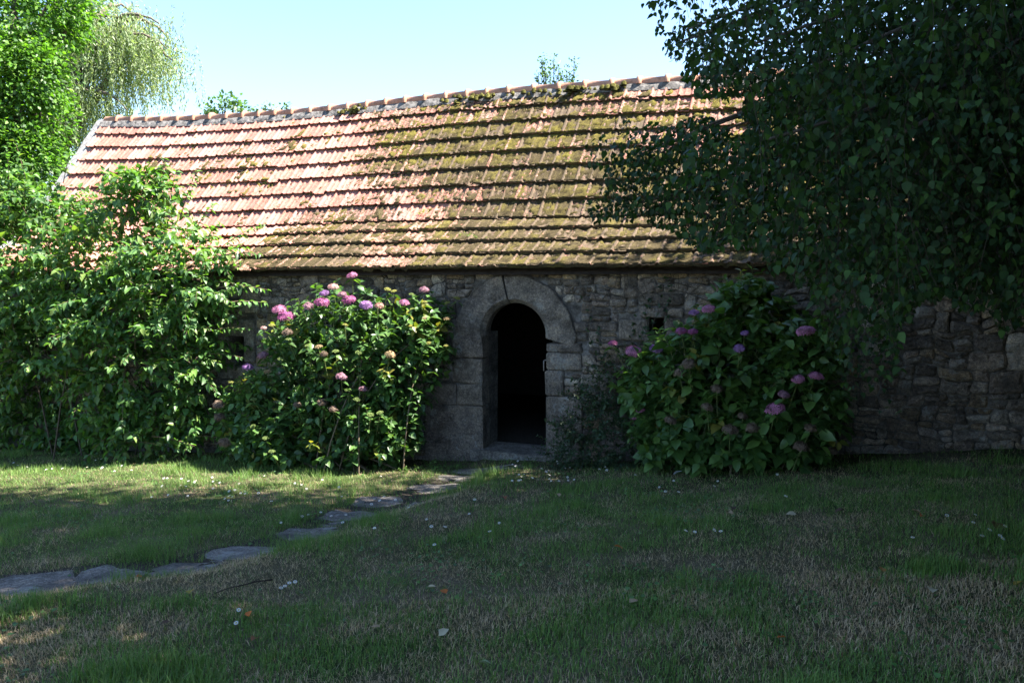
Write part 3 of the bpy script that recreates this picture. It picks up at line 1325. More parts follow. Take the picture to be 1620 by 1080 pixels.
def leaf_full(wd=.6, fold=.10, droop=.25):
    def zz(x, y):
        return fold * abs(x) * 2 - droop * y * y
    P = [(0, 0), (0, .33), (0, .68), (0, 1), (-.5, .30), (-.37, .66), (.5, .30), (.37, .66)]
    V = np.array([(x * wd, y, zz(x, y)) for x, y in P])
    T = [(0, 1, 4), (4, 1, 2), (4, 2, 5), (5, 2, 3), (0, 6, 1), (6, 2, 1), (6, 7, 2), (7, 3, 2)]
    return V, np.array(T)


def leaf_small(wd=.75, fold=.1, droop=.2):
    P = [(0, 0, 0), (0, .45, -.04), (0, 1, -droop), (-.46 * wd, .20, fold * .5), (.46 * wd, .20, fold * .5), (-.40 * wd, .52, fold * .4 - .05), (.40 * wd, .52, fold * .4 - .05)]
    return np.array(P), np.array([(0, 1, 3), (3, 1, 5), (5, 1, 2), (0, 4, 1), (4, 6, 1), (6, 2, 1)])


def leaf_quad(wd=.6):
    return np.array([(0, 0, 0), (-.5 * wd, .42, .03), (0, 1, -.12), (.5 * wd, .42, .03)]), np.array([(0, 1, 2), (0, 2, 3)])


class Leaves:
    """a plant's leaves: directions, normals, sizes and colours, laid out once and then built"""
    def __init__(s):
        s.P, s.D, s.N, s.S, s.C = [], [], [], [], []

    def add(s, P, D, N, S, C):
        s.P.append(np.atleast_2d(P)); s.D.append(np.atleast_2d(D)); s.N.append(np.atleast_2d(N))
        s.S.append(np.atleast_1d(S)); s.C.append(np.atleast_2d(C))

    def build(s, parent, tmpl, material, n_parts=300, name='leaf', mask=None, cell=7.0, rest='foliage'):
        P, D, N, S, C = np.vstack(s.P), np.vstack(s.D), np.vstack(s.N), np.concatenate(s.S), np.vstack(s.C)
        if mask is not None:
            m = mask(P)
            P, D, N, S, C = P[m], D[m], N[m], S[m], C[m]
        x, y, z = frames(D, N)
        Rm = np.stack([x * S[:, None], y * S[:, None], z * S[:, None]], -1)
        V, T = tmpl
        chosen = np.zeros(len(P), bool)
        if n_parts:
            mid = P + y * (S * .5)[:, None]
            px, py, pd = proj(mid)
            ok = (px > 0) & (px < 1620) & (py > 0) & (py < 1080)
            key = (np.floor(px / cell).astype(int) * 4096 + np.floor(py / cell).astype(int))
            order = np.argsort(pd)
            order = order[ok[order]]
            _, first = np.unique(key[order], return_index=True)
            front = order[first]
            face = np.abs(np.einsum('ij,ij->i', z[front], (CAMP - P[front]) / np.linalg.norm(CAMP - P[front], axis=1)[:, None]))
            score = S[front] / pd[front] * (.35 + face)
            front = front[np.argsort(-score)][:n_parts]
            chosen[front] = True
            variants = {}
            pl = np.array(wloc(parent)) if parent.parent is None else np.zeros(3)
            for i in front:
                c = C[i]
                k = tuple(np.round(c * 60).astype(int))
                if k not in variants:
                    variants[k] = mesh_np(name, V, T, material, np.tile(c, (len(V), 1)))
                o = bpy.data.objects.new(name, variants[k])
                o.parent = parent
                Mx = Matrix.Identity(4)
                for cidx in range(3):
                    for r_ in range(3):
                        Mx[r_][cidx] = Rm[i][r_][cidx]
                for r_ in range(3):
                    Mx[r_][3] = P[i][r_] - pl[r_]
                o.matrix_basis = Mx
                COL.objects.link(o)
        g = Geo()
        m = ~chosen
        g.add_many(V, T, Rm[m], P[m], C[m])
        child(rest, g.mesh(rest, material), parent, 'stuff')
        print(parent.name, 'leaves', len(P), 'parts', int(chosen.sum()), 'variants', len(variants) if n_parts else 0)


def unit(v):
    v = np.asarray(v, float)
    return v / (np.linalg.norm(v, axis=-1, keepdims=True) + 1e-9)


def rand_dir(n):
    return unit(rng.normal(0, 1, (n, 3)))


def palette(cols, n, jit=.2, steps=7):
    """n colours drawn from a palette with brightness jitter, quantised so alike leaves share a mesh"""
    c = np.array(cols)[rng.integers(0, len(cols), n)]
    j = 1 + jit * (np.round(rng.uniform(-1, 1, n) * steps) / steps)
    return c * j[:, None]


def shoot(L, p0, d0, length, step, size, cols, pair=True, droop=.5, leafdroop=.5, twist=None, first=0.15, tipgrow=True):
    """a leafy shoot: opposite (or alternate) leaves along a drooping stem; returns its points"""
    n = max(2, int(length / step))
    k = np.linspace(0, 1, n)
    pts = p0 + np.outer(k * length, d0) + np.outer(-(k ** 2) * droop * length, UP)
    tg = unit(np.gradient(pts, axis=0))
    side = unit(np.cross(tg, UP + .01))
    up2 = np.cross(side, tg)
    ph = rng.uniform(0, 3.14)
    Ps, Ds, Ns, Ss = [], [], [], []
    for i in range(n):
        if k[i] < first:
            continue
        a = ph + (i % 2) * math.pi / 2 if pair else ph + i * 2.4
        for sg in ((1, -1) if pair else (1,)):
            lat = (side[i] * math.cos(a) * sg + up2[i] * math.sin(a) * sg * .7)
            d = unit(lat * .8 + tg[i] * .55 - UP * leafdroop * rng.uniform(.4, 1.3) + rng.normal(0, .18, 3))
            nrm_ = unit(UP * .9 + tg[i] * .1 - lat * .1 + rng.normal(0, .3, 3))
            Ps.append(pts[i]); Ds.append(d); Ns.append(nrm_)
            Ss.append(size * rng.uniform(.7, 1.2) * (1 - .35 * max(0, k[i] - .75) / .25))
    if Ps:
        L.add(np.array(Ps), np.array(Ds), np.array(Ns), np.array(Ss), palette(cols, len(Ps)))
    return pts


def ellip(lobes, n):
    """points on the outsides of a union of ellipsoids, with outward directions"""
    out, dr = [], []
    vol = np.array([l[1][0] * l[1][2] + l[1][1] * l[1][2] for l in lobes])
    vol = vol / vol.sum()
    while len(out) < n:
        i = rng.choice(len(lobes), p=vol)
        c, r_ = np.array(lobes[i][0]), np.array(lobes[i][1])
        d = rand_dir(1)[0]
        k = rng.uniform(.72, 1.0) if rng.random() < .8 else rng.uniform(.35, .75)
        p = c + d * r_ * k
        inside_ = False
        for j, l in enumerate(lobes):
            if j != i and (((p - l[0]) / np.array(l[1])) ** 2).sum() < .45:
                inside_ = True
                break
        if inside_ and rng.random() < .75:
            continue
        out.append(p)
        dr.append(unit(d / r_))
    return np.array(out), np.array(dr)


def fill(L, lobes, n, size, cols):
    """inner leaves of a shrub"""
    i = rng.integers(0, len(lobes), n)
    C_, R_ = np.array([l[0] for l in lobes])[i], np.array([l[1] for l in lobes])[i]
    P = C_ + rand_dir(n) * R_ * (rng.uniform(.1, .88, n) ** .5)[:, None]
    m = (P[:, 2] > H(P[:, 0], P[:, 1]) + .04) & (W2L(P)[1] > .05 - 1.2 * (P[:, 2] > 2.6))
    P = P[m]
    k = len(P)
    L.add(P, unit(rng.normal(0, 1, (k, 3)) - UP * .4), unit(UP * .8 + rng.normal(0, .5, (k, 3))), size * rng.uniform(.7, 1.2, k), palette(cols, k))


def lobe_px(x, y, rx, ry, t, rt):
    """ellipsoid seen at a pixel, standing t metres before the front wall"""
    c = on_t(x, y, t)
    d = np.linalg.norm(c - CAMP)
    return (c, (rx / F * d, rt, ry / F * d))


def stems_to(g, base, tips, r0=.02, r1=.004, col=(.12, .1, .07), spread=.3):
    for tp in tips:
        b0 = base + np.array([rng.normal(0, spread), rng.normal(0, spread * .6), 0])
        b0 = b0 - NN * .30
        b0[2] = float(H(b0[0], b0[1])) - .05
        k = np.linspace(0, 1, 7)
        mid = b0 + (tp - b0) * np.array([.25, .05, .7])
        pts = np.array([(1 - a) ** 2 * b0 + 2 * a * (1 - a) * mid + a * a * tp for a in k])
        g.tube(pts, np.linspace(r0, r1, 7), 5, col)


# ---- the large shrub at the left ------------------------------------------------
BUSH_COLS = [(.07, .155, .036), (.085, .18, .04), (.06, .14, .036), (.10, .20, .055), (.08, .165, .06), (.11, .21, .04)]
bl = [lobe_px(-60, 420, 120, 140, .9, .9), lobe_px(50, 410, 115, 105, .9, .85), lobe_px(165, 410, 110, 100, .75, .8), lobe_px(275, 425, 90, 95, .75, .7),
      lobe_px(305, 545, 48, 95, .65, .5), lobe_px(215, 550, 115, 110, .95, .65), lobe_px(75, 540, 120, 80, 1.1, .7), lobe_px(-50, 560, 100, 90, 1.1, .7),
      lobe_px(190, 655, 60, 52, 1.05, .35), lobe_px(275, 665, 60, 45, .8, .35), lobe_px(225, 310, 60, 45, .7, .45), lobe_px(70, 330, 90, 40, .8, .5), lobe_px(20, 300, 50, 30, .8, .4), lobe_px(40, 660, 90, 55, .45, .35), lobe_px(120, 690, 60, 38, .5, .3), lobe_px(-60, 660, 80, 60, .5, .4)]
bb = ground_px(150, 728) + np.array([0, .5, 0])
bb[2] = float(H(bb[0], bb[1]))
BUSH_COLS = BUSH_COLS + [(.045, .10, .03), (.14, .21, .05)]
SHR = empty('leafy_shrub', bb, 'tall rounded green shrub in full sun covering the left end of the tiled roof', 'shrub')
L = Leaves()
fill(L, bl, 5000, .12, BUSH_COLS)
P, D = ellip(bl, 1500)
gz = H(P[:, 0], P[:, 1])
m = (P[:, 2] > gz + .12) & (W2L(P)[1] > (.05 - 1.2 * (P[:, 2] > 2.5)))
px, py, _ = proj(P)
m &= ~((px < 140) & (py > 625) & (W2L(P)[1] > .75) & (rng.random(len(P)) < .9))
P, D = P[m], D[m]
twigs = Geo()
tips = []
for p, d in zip(P, D):
    d0 = unit(d * .75 + np.array([0, -.15, .35]) + rng.normal(0, .25, 3))
    ln = rng.uniform(.35, .8)
    pts = shoot(L, p - d0 * ln * .55, d0, ln, .068, rng.uniform(.10, .16), BUSH_COLS, True, .3, .32)
    twigs.tube(pts, np.linspace(.005, .0022, len(pts)), 3, (.16, .12, .08), False)
    if rng.random() < .08:
        if W2L(p)[1] < .9:
            tips.append(p)
# sprays standing out of the outline
for (x, y, t, dx, dz, ln) in [(255, 330, .5, .15, 1, .9), (232, 335, .5, -.1, 1, .8), (285, 345, .45, .35, .9, .9), (345, 395, .6, .75, .55, .9), (330, 410, .7, 1, .3, .8),
                              (350, 480, .6, 1, .2, .7), (345, 455, .7, 1, .15, .75), (330, 560, .7, 1, .1, .5), (325, 525, .65, .9, .25, .7), (300, 380, .5, .5, .8, .8),
                              (330, 610, .7, .9, 0, .5), (310, 690, .8, 1, .1, .5), (170, 690, 1.1, -.2, -.2, .5), (200, 700, 1.15, .6, .1, .6), (240, 690, 1.1, .8, 0, .7),
                              (15, 300, .9, .1, 1, .8), (45, 300, .9, -.1, 1, .9), (100, 290, .8, .3, .9, .6), (160, 310, .6, .5, .8, .7), (200, 330, .6, .7, .6, .7)]:
    p = on_t(x, y, t)
    d0 = unit(np.array([dx, -.15, dz]))
    pts = shoot(L, p, d0, ln, .07, .12, BUSH_COLS, True, .18, .5)
    twigs.tube(pts, np.linspace(.007, .003, len(pts)), 4, (.18, .12, .08), False)
child('twigs', twigs.mesh('twigs', M_STEM), SHR)
g = Geo()
stems_to(g, bb, tips[:24], .014, .004, (.085, .065, .045), .8)
child('stem', g.mesh('stem', M_STEM), SHR)
L.build(SHR, leaf_full(.58, .14, .3), M_SHRUB)

# ---- hydrangeas -----------------------------------------------------------------
def floret_head(seed, col, rad, flat=.62, n=60, pet=.02, core=(.1, .12, .05)):
    r_ = np.random.default_rng(seed)
    g = Geo()
    for k in range(n):
        zc = 1 - (k + .5) / n * 1.25
        th = k * 2.39996
        rr_ = math.sqrt(max(0, 1 - zc * zc))
        d = np.array([rr_ * math.cos(th), rr_ * math.sin(th), zc])
        p = d * rad * np.array([1, 1, flat]) * (1 + r_.normal(0, .06))
        nrm_ = unit(d * np.array([1, 1, 1.4]) + r_.normal(0, .25, 3))
        x = unit(np.cross(nrm_, [.3, .9, .1]))
        y = np.cross(nrm_, x)
        a0 = r_.uniform(0, 1.5)
        c = np.array(col) * r_.uniform(.7, 1.3)
        V = [p]
        for q_ in range(4):
            a = a0 + q_ * math.pi / 2
            for da, rr2 in ((-.5, .85), (0, 1.1), (.5, .85)):
                V.append(p + (x * math.cos(a + da) + y * math.sin(a + da)) * pet * rr2 + nrm_ * .003)
        T = []
        for q_ in range(4):
            b0 = 1 + q_ * 3
            T += [(0, b0, b0 + 1), (0, b0 + 1, b0 + 2)]
        g.add(V, T, c)
    dv, dt = dome(seed, 8, 3)
    g.add(dv * rad * np.array([.8, .8, flat * .8]), dt, core)
    return g


def bud_head(seed, col, rad, n=34):
    """young flat-topped head of small beads"""
    r_ = np.random.default_rng(seed)
    g = Geo()
    o8 = np.array([(1, 0, 0), (-1, 0, 0), (0, 1, 0), (0, -1, 0), (0, 0, 1), (0, 0, -1)], float)
    t8 = [(0, 2, 4), (2, 1, 4), (1, 3, 4), (3, 0, 4), (2, 0, 5), (1, 2, 5), (3, 1, 5), (0, 3, 5)]
    for k in range(n):
        rr_ = math.sqrt((k + .5) / n)
        th = k * 2.39996
        p = np.array([rr_ * math.cos(th), rr_ * math.sin(th), .45 * (1 - rr_ * rr_)]) * rad
        g.add(o8 * rad * r_.uniform(.12, .2) + p, t8, np.array(col) * r_.uniform(.7, 1.25))
    dv, dt = dome(seed, 7, 2)
    g.add(dv * rad * np.array([.8, .8, .2]), dt, np.array(col) * .6)
    return g


PINK, MAG, PUR, DUST, PALE, SALM = (.40, .16, .27), (.27, .075, .18), (.24, .12, .28), (.27, .14, .18), (.48, .30, .27), (.40, .22, .18)
YEL, GRN, TAN, DRY = (.34, .34, .09), (.2, .27, .08), (.34, .25, .13), (.17, .12, .085)
head_me = {}


def head_mesh(kind, col, v):
    k = (kind, col, v)
    if k not in head_me:
        if kind == 'bloom':
            g = floret_head(v + 3, col, .5, .62, 64, .13)
        elif kind == 'dry':
            g = floret_head(v + 13, col, .5, .7, 46, .13, (.08, .06, .04))
        else:
            g = bud_head(v + 23, col, .5)
        head_me[k] = g.mesh('flower_head', M_PETAL)
    return head_me[k]


HYD_COLS = [(.06, .13, .03), (.07, .145, .034), (.05, .11, .03), (.085, .16, .034), (.055, .115, .038)]


def hydrangea(base_px, lobes, label, flowers, nshoot, pale=.05, big=1.0, cols0=HYD_COLS):
    b0 = ground_px(*base_px)
    b0[2] = float(H(b0[0], b0[1]))
    root = empty('hydrangea', b0, label, 'hydrangea', 'hydrangeas flanking the doorway')
    L = Leaves()
    fill(L, lobes, 2600, .12, cols0)
    P, D = ellip(lobes, nshoot)
    m = (P[:, 2] > H(P[:, 0], P[:, 1]) + .1) & (W2L(P)[1] > .06)
    P, D = P[m], D[m]
    g = Geo()
    tips = []
    for p, d in zip(P, D):
        d0 = unit(d * .6 + np.array([0, -.1, .75]) + rng.normal(0, .2, 3))
        ln = rng.uniform(.22, .38)
        cols = cols0 if rng.random() > pale else [(.13, .16, .03), (.2, .19, .04)]
        pts = shoot(L, p - d0 * ln * .6, d0, ln, .062, big * rng.uniform(.11, .15), cols, True, .12, .42)
        g.tube(pts, np.linspace(.006, .004, len(pts)), 3, (.1, .12, .05), False)
        if rng.random() < .05 and W2L(p)[1] < 1.0:
            tips.append(p - d0 * ln * .6)
    stems_to(g, b0, tips, .012, .006, (.15, .115, .075), .28)
    heads = []
    for (x, y, dia, kind, col) in flowers:
        # stand the head on the outside of the shrub along this sight line
        d = ray(x, y)
        best = None
        for c, r_ in lobes:
            r2 = np.array(r_) * 1.04
            o_ = (CAMP - c) / r2
            dd = d / r2
            A, Bq, Cq = dd @ dd, 2 * o_ @ dd, o_ @ o_ - 1
            disc = Bq * Bq - 4 * A * Cq
            if disc > 0:
                k = (-Bq - math.sqrt(disc)) / 2 / A
            else:
                k = -Bq / 2 / A
                k += 0
            rank = (0, k) if disc > 0 else (1, -disc / A)
            if best is None or rank < best[1]:
                best = (k, rank)
        p = CAMP + d * (best[0] - .03) / 1.0
        dist = np.linalg.norm(p - CAMP)
        size = dia * .86 / F * dist
        o = link('flower_head', head_mesh(kind, col, int(rng.integers(0, 2))), root)
        o.matrix_basis = Matrix.Translation(Vector(p) - root.location) @ Matrix.Rotation(rng.uniform(-.25, .25), 4, 'Y') @ Matrix.Rotation(.25 + rng.uniform(-.15, .15), 4, 'X') @ Matrix.Rotation(rng.uniform(0, 6.28), 4, 'Z') @ Matrix.Scale(size, 4)
        # its stalk, with a pair of leaves under it
        c = lobes[0][0]
        foot = p - np.array([(p[0] - b0[0]) * .12, -.12, .30])
        k = np.linspace(0, 1, 5)[:, None]
        g.tube(foot + (p - foot) * k - np.array([0, 0, size * .15]), .0045, 4, (.12, .15, .05))
        for sgn in (1, -1):
            dv = unit(np.array([sgn * rng.uniform(.5, 1), rng.uniform(-.5, .2), -.25]))
            L.add(p - UP * (size * .2 + .03), dv, unit(UP + rng.normal(0, .2, 3)), .12 * rng.uniform(.8, 1.1), palette(HYD_COLS, 1))
    child('stem', g.mesh('stem', M_STEM), root)
    L.build(root, leaf_full(.68, .1, .22), M_HYD)
    return root


FL = [(557, 436, 18, 'bloom', PINK), (527, 454, 18, 'bloom', PALE), (513, 464, 17, 'bloom', PUR), (552, 475, 24, 'bloom', MAG), (509, 479, 25, 'bloom', MAG), (488, 484, 18, 'bloom', DUST),
      (442, 490, 23, 'bloom', PINK), (453, 501, 28, 'bloom', MAG), (579, 483, 23, 'bloom', PUR), (600, 484, 16, 'bloom', SALM), (639, 479, 18, 'bloom', PINK), (671, 459, 18, 'bloom', DUST),
      (416, 562, 18, 'bloom', DUST), (392, 581, 18, 'bloom', PUR), (540, 596, 20, 'bloom', DUST), (541, 466, 16, 'bloom', DUST), (417, 519, 10, 'bloom', PALE), (430, 515, 12, 'bud', YEL),
      (613, 458, 13, 'bud', YEL), (623, 461, 11, 'bud', YEL), (651, 466, 11, 'bud', GRN), (672, 478, 10, 'bud', YEL), (708, 479, 11, 'bud', YEL), (723, 472, 12, 'bud', YEL), (707, 504, 14, 'bud', TAN),
      (672, 504, 10, 'bud', TAN), (546, 514, 10, 'bud', YEL), (504, 549, 15, 'bud', TAN), (531, 556, 13, 'bud', GRN), (568, 558, 15, 'bud', GRN), (617, 561, 18, 'dry', TAN), (444, 568, 12, 'bud', GRN),
      (423, 588, 13, 'bud', TAN), (570, 596, 13, 'bud', GRN), (551, 617, 14, 'bud', GRN), (565, 632, 14, 'bud', GRN), (575, 615, 15, 'dry', DUST), (527, 647, 16, 'dry', DRY), (510, 637, 17, 'dry', DRY),
      (401, 632, 12, 'bud', GRN), (420, 693, 12, 'bud', GRN), (430, 714, 12, 'bud', GRN), (586, 656, 13, 'bud', GRN), (601, 653, 13, 'bud', GRN), (678, 543, 11, 'bud', YEL), (706, 547, 10, 'bud', YEL),
      (456, 537, 10, 'bud', GRN), (486, 547, 10, 'bud', GRN), (440, 545, 9, 'bud', GRN), (365, 604, 10, 'bud', YEL), (380, 604, 9, 'bud', YEL), (400, 674, 10, 'bud', GRN), (352, 670, 10, 'bud', GRN),
      (346, 640, 20, 'dry', DRY), (347, 660, 18, 'dry', DRY), (355, 700, 20, 'dry', DRY), (455, 526, 18, 'dry', DRY), (512, 560, 14, 'dry', DRY), (470, 640, 14, 'dry', DRY)]
hl = [lobe_px(540, 600, 105, 130, .75, .55), lobe_px(540, 690, 130, 65, .95, .5), lobe_px(440, 700, 85, 55, .95, .45), lobe_px(452, 632, 72, 88, .75, .5), lobe_px(625, 565, 85, 95, .6, .45), lobe_px(540, 510, 85, 62, .6, .45), lobe_px(655, 530, 60, 62, .45, .35),
      lobe_px(590, 665, 75, 75, .8, .45), lobe_px(480, 690, 105, 65, .9, .5), lobe_px(395, 665, 50, 70, .8, .4), lobe_px(470, 545, 48, 48, .6, .4)]
hydrangea((530, 750), hl, 'rounded hydrangea with sunlit top and pink heads left of the arched doorway', FL, 900, .07)
FR = [(1002, 556, 28, 'bloom', PINK), (1038, 552, 22, 'bloom', PUR), (969, 543, 16, 'bloom', MAG), (1098, 495, 18, 'bloom', PUR), (1121, 489, 22, 'bloom', PINK), (1078, 524, 20, 'bloom', MAG), (1096, 525, 18, 'bloom', MAG),
      (1274, 524, 28, 'bloom', PINK), (1170, 551, 19, 'bloom', PUR), (1178, 527, 14, 'bloom', PUR), (1263, 600, 20, 'bloom', PINK), (1290, 595, 24, 'bloom', PINK), (1240, 624, 19, 'bloom', DUST),
      (1227, 647, 31, 'bloom', PINK), (1013, 648, 15, 'bloom', PINK), (1004, 659, 14, 'bloom', PINK), (1090, 576, 26, 'dry', DRY), (1134, 615, 22, 'dry', DRY), (1060, 665, 22, 'dry', DRY), (1155, 680, 26, 'dry', DRY),
      (1190, 677, 22, 'dry', DRY), (1267, 707, 26, 'dry', DRY), (1315, 714, 20, 'dry', DRY), (1119, 644, 20, 'dry', DRY), (1175, 658, 18, 'dry', DRY), (1282, 677, 20, 'dry', DRY), (1075, 590, 20, 'dry', DRY)]
hr = [lobe_px(1160, 600, 120, 120, .75, .6), lobe_px(1150, 700, 120, 48, .95, .45), lobe_px(1060, 690, 60, 50, .8, .4), lobe_px(1060, 600, 65, 80, .65, .45), lobe_px(1250, 640, 85, 90, .9, .5), lobe_px(1180, 510, 85, 60, .6, .4), lobe_px(1120, 680, 85, 58, .85, .45), lobe_px(1210, 690, 90, 55, .95, .45),
      lobe_px(1270, 560, 55, 60, .75, .4), lobe_px(1185, 470, 40, 30, .55, .25), lobe_px(1010, 610, 30, 50, .5, .3)]
hydrangea((1180, 748), hr, 'shaded hydrangea with magenta heads right of the arched doorway', FR, 700, .04, 1.25, [(.06, .125, .03), (.075, .15, .034), (.05, .105, .03), (.085, .155, .034)])

# ---- a small-leaved climber between the door and the right hydrangea --------------------------
cb = ground_px(965, 738)
CL = empty('creeper', cb, 'dark straggling small-leaved creeper climbing the wall right of the doorway', 'creeper')
L = Leaves()
cl = [lobe_px(905, 725, 40, 22, .3, .15), lobe_px(960, 680, 62, 62, .3, .25), lobe_px(990, 620, 45, 60, .2, .2), lobe_px(930, 710, 40, 35, .35, .2), lobe_px(1000, 700, 50, 45, .35, .25)]
P, D = ellip(cl, 620)
CRE = [(.035, .07, .03), (.03, .06, .03), (.045, .08, .03)]
g = Geo()
for p, d in zip(P, D):
    if p[2] < H(p[0], p[1]) + .04:
        continue
    d0 = unit(d + np.array([-.2, -.1, .3]) + rng.normal(0, .3, 3))
    pts = shoot(L, p, d0, rng.uniform(.15, .4), .035, .042, CRE, True, .2, .2)
    g.tube(pts, .002, 3, (.08, .07, .04), False)
for (x0, y0, x1, y1) in [(960, 700, 925, 470), (975, 640, 945, 520), (1010, 620, 1052, 440), (1050, 560, 1060, 432), (985, 610, 1005, 500), (930, 710, 865, 665), (940, 700, 880, 690), (1010, 560, 1030, 470), (965, 650, 905, 600)]:
    a, b_ = on_t(x0, y0, .12), on_t(x1, y1, .05)
    k = np.linspace(0, 1, 14)[:, None]
    pts = a + (b_ - a) * k + rng.normal(0, .02, (14, 3))
    gs = Geo()
    gs.tube(pts, np.linspace(.005, .002, 14), 4, (.09, .075, .05), False)
    child('stem', gs.mesh('stem', M_STEM), CL)
    for p in pts[2:]:
        for _ in range(4):
            d0 = unit(rng.normal(0, 1, 3) + NN * .6)
            L.add(p, d0, unit(NN + UP * .5 + rng.normal(0, .4, 3)), rng.uniform(.025, .05), palette(CRE, 1))
child('twigs', g.mesh('twigs', M_STEM), CL, 'stuff')
L.build(CL, leaf_full(.7, .1, .2), M_SHRUB, 0)

# dry climbing stems under the eaves
dv0 = on_t(520, 470, .03)
DV = empty('dry_vine', dv0, 'leafless dry vine stems spread over the wall top under the eaves', 'vine')
g = Geo()
for k in range(70):
    x0 = rng.uniform(400, 760) if k < 48 else rng.uniform(900, 1180)
    y0 = rng.uniform(452, 480)
    a = on_t(x0, y0, .045)
    b_ = on_t(x0 + rng.normal(0, 28), rng.uniform(434, 450), .06)
    kk = np.linspace(0, 1, 8)[:, None]
    pts = a + (b_ - a) * kk + np.cumsum(rng.normal(0, .010, (8, 3)), 0) * np.array([1, .4, 1])
    g = Geo()
    g.tube(pts, np.linspace(.006, .003, 8) * rng.uniform(.6, 1.3), 4, np.array([.09, .075, .06]) * rng.uniform(.7, 1.4), False)
    child('stem', g.mesh('stem', M_STEM), DV)

# ---- the birch -------------------------------------------------------------------------------
def in_poly(x, y, poly):
    r = np.zeros(x.shape, bool)
    n = len(poly)
    for i in range(n):
        (x0, y0), (x1, y1) = poly[i], poly[(i + 1) % n]
        c = ((y0 > y) != (y1 > y)) & (x < (x1 - x0) * (y - y0) / ((y1 - y0) if y1 != y0 else 1e-9) + x0)
        r ^= c
    return r


BPOLY = [(1020, -400), (1022, 0), (1030, 28), (1052, 50), (1048, 80), (1075, 110), (1090, 135), (1150, 150), (1190, 185), (1150, 200), (1060, 188), (1000, 196), (950, 215), (925, 255), (950, 285),
         (925, 320), (955, 345), (1000, 345), (1040, 350), (1090, 385), (1130, 390), (1200, 400), (1245, 430), (1290, 470), (1300, 520), (1330, 600), (1345, 640), (1385, 620), (1400, 665), (1425, 640),
         (1420, 560), (1450, 480), (1490, 455), (1530, 500), (1560, 470), (1585, 530), (1620, 500), (2400, 480), (2400, -400)]
BIRCH_COLS = [(.021, .046, .016), (.026, .056, .016), (.017, .038, .017), (.034, .072, .017), (.02, .042, .02)]
bt = np.array([6.4, 6.3, 0])
bt[2] = float(H(bt[0], bt[1]))
BI = empty('birch_tree', bt, 'big dark weeping birch whose leafy branches hang in front of the roof at right', 'tree')


def birch_mask(P):
    x, y, d = proj(P)
    q_ = P - CAMP
    infront = (q_[:, 1] > .3)
    jx = 18 * (vnoise(x, y, 90, .045) - .5) * 2
    jy = 18 * (vnoise(x, y, 91, .045) - .5) * 2
    inframe = infront & (x > -40) & (x < 1700) & (y > -30) & (y < 1120)
    ok = ~inframe | in_poly(x + jx, y + jy, BPOLY)
    return ok & (W2L(P)[1] > .35)


L = Leaves()
wood = Geo()
trunk = np.array([bt + np.array([.05 * math.sin(k * 1.3), .04 * math.cos(k), 0]) + UP * (k * 1.0 - .1) for k in range(0, 12)])
wood.tube(trunk, np.linspace(.26, .07, 12), 9, (.42, .40, .36))
limbs = []


def limb(p0, p1, r0=.06, r1=.012, sag=.3, n=12):
    k = np.linspace(0, 1, n)[:, None]
    pts = p0 + (p1 - p0) * k + UP * (np.sin(k * math.pi) * sag)
    pts += np.cumsum(rng.normal(0, .03, pts.shape), 0) * k
    inm = birch_mask(pts)
    e = n if inm.all() else max(2, int(np.argmin(inm)))
    wood.tube(pts[:e], np.linspace(r0, r1, n)[:e] * np.linspace(1, .5 if e < n else 1, e), 6, (.10, .085, .07))
    limbs.append(pts)
    return pts


# limbs whose tips are seen against the roof and the sky
seen = [(935, 255, 6.9), (940, 325, 7.0), (965, 290, 6.5), (1005, 250, 6.3), (1045, 335, 6.8), (1010, 205, 6.8), (985, 225, 6.6), (1015, 300, 6.9), (1060, 30, 6.2), (1100, 100, 6.0), (1180, 250, 5.4), (1230, 330, 6.3), (1290, 120, 4.6), (1330, 400, 6.2), (1380, 480, 6.8), (1420, 60, 4.2), (1480, 250, 5.0),
        (1540, 380, 6.0), (1560, 120, 4.4), (1180, 20, 5.2), (1250, 230, 4.4), (1120, 330, 6.8), (1400, 330, 5.2), (1600, 300, 4.6), (1340, 240, 4.0), (1500, 30, 3.9), (1200, 120, 5.6), (1300, -60, 5.0)]
for (x, y, Y) in seen:
    tip = at_depth(x, y, Y)
    h0 = float(np.clip(tip[2] + rng.uniform(.4, 1.4) - bt[2], 2.2, 9))
    st = bt + UP * h0 * 1.0
    limb(st, tip, .05, .008, .35)
# limbs out of view: the overhead crown and boughs added for shade
canopy = []
for k in range(165):                    # the high crown, up-sun of the lawn
    tip = np.array([rng.uniform(.4, 13), rng.uniform(-.8, 9.0), rng.uniform(8.2, 12.6)])
    canopy.append(limb(bt + UP * float(np.clip(tip[2] - 3 - bt[2], 3, 9.5)), tip, .07, .012, .5))
for k in range(230):                    # unseen low right side of the crown, added to darken the right
    tip = np.array([rng.uniform(3.6, 9.0), rng.uniform(2.2, 9.6), rng.uniform(1.2, 6.5)]) if k % 2 else np.array([rng.uniform(4.6, 10), rng.uniform(7, 9.8), rng.uniform(3.2, 9)])
    canopy.append(limb(bt + UP * float(np.clip(tip[2] + .8 - bt[2], 2.4, 7)), tip, .05, .01, .4))
for k in range(190):                    # unseen boughs added low at the right to keep light off the wall
    y_ = rng.uniform(2.2, 6.8)
    tip = np.array([.66 * y_ + rng.uniform(.9, 3.2), y_, rng.uniform(1.0, 5.2)])
    canopy.append(limb(bt + UP * float(np.clip(tip[2] + .8 - bt[2], 2.2, 7)), tip, .045, .01, .4))
for k in range(60):                     # more unseen boughs, added by the wall's right end to darken it
    y_ = rng.uniform(4.8, 8.3)
    tip = np.array([.66 * y_ + rng.uniform(.4, 2.3), y_, rng.uniform(.7, 4.2)])
    canopy.append(limb(bt + UP * float(np.clip(tip[2] + .8 - bt[2], 2.2, 7)), tip, .045, .01, .3))
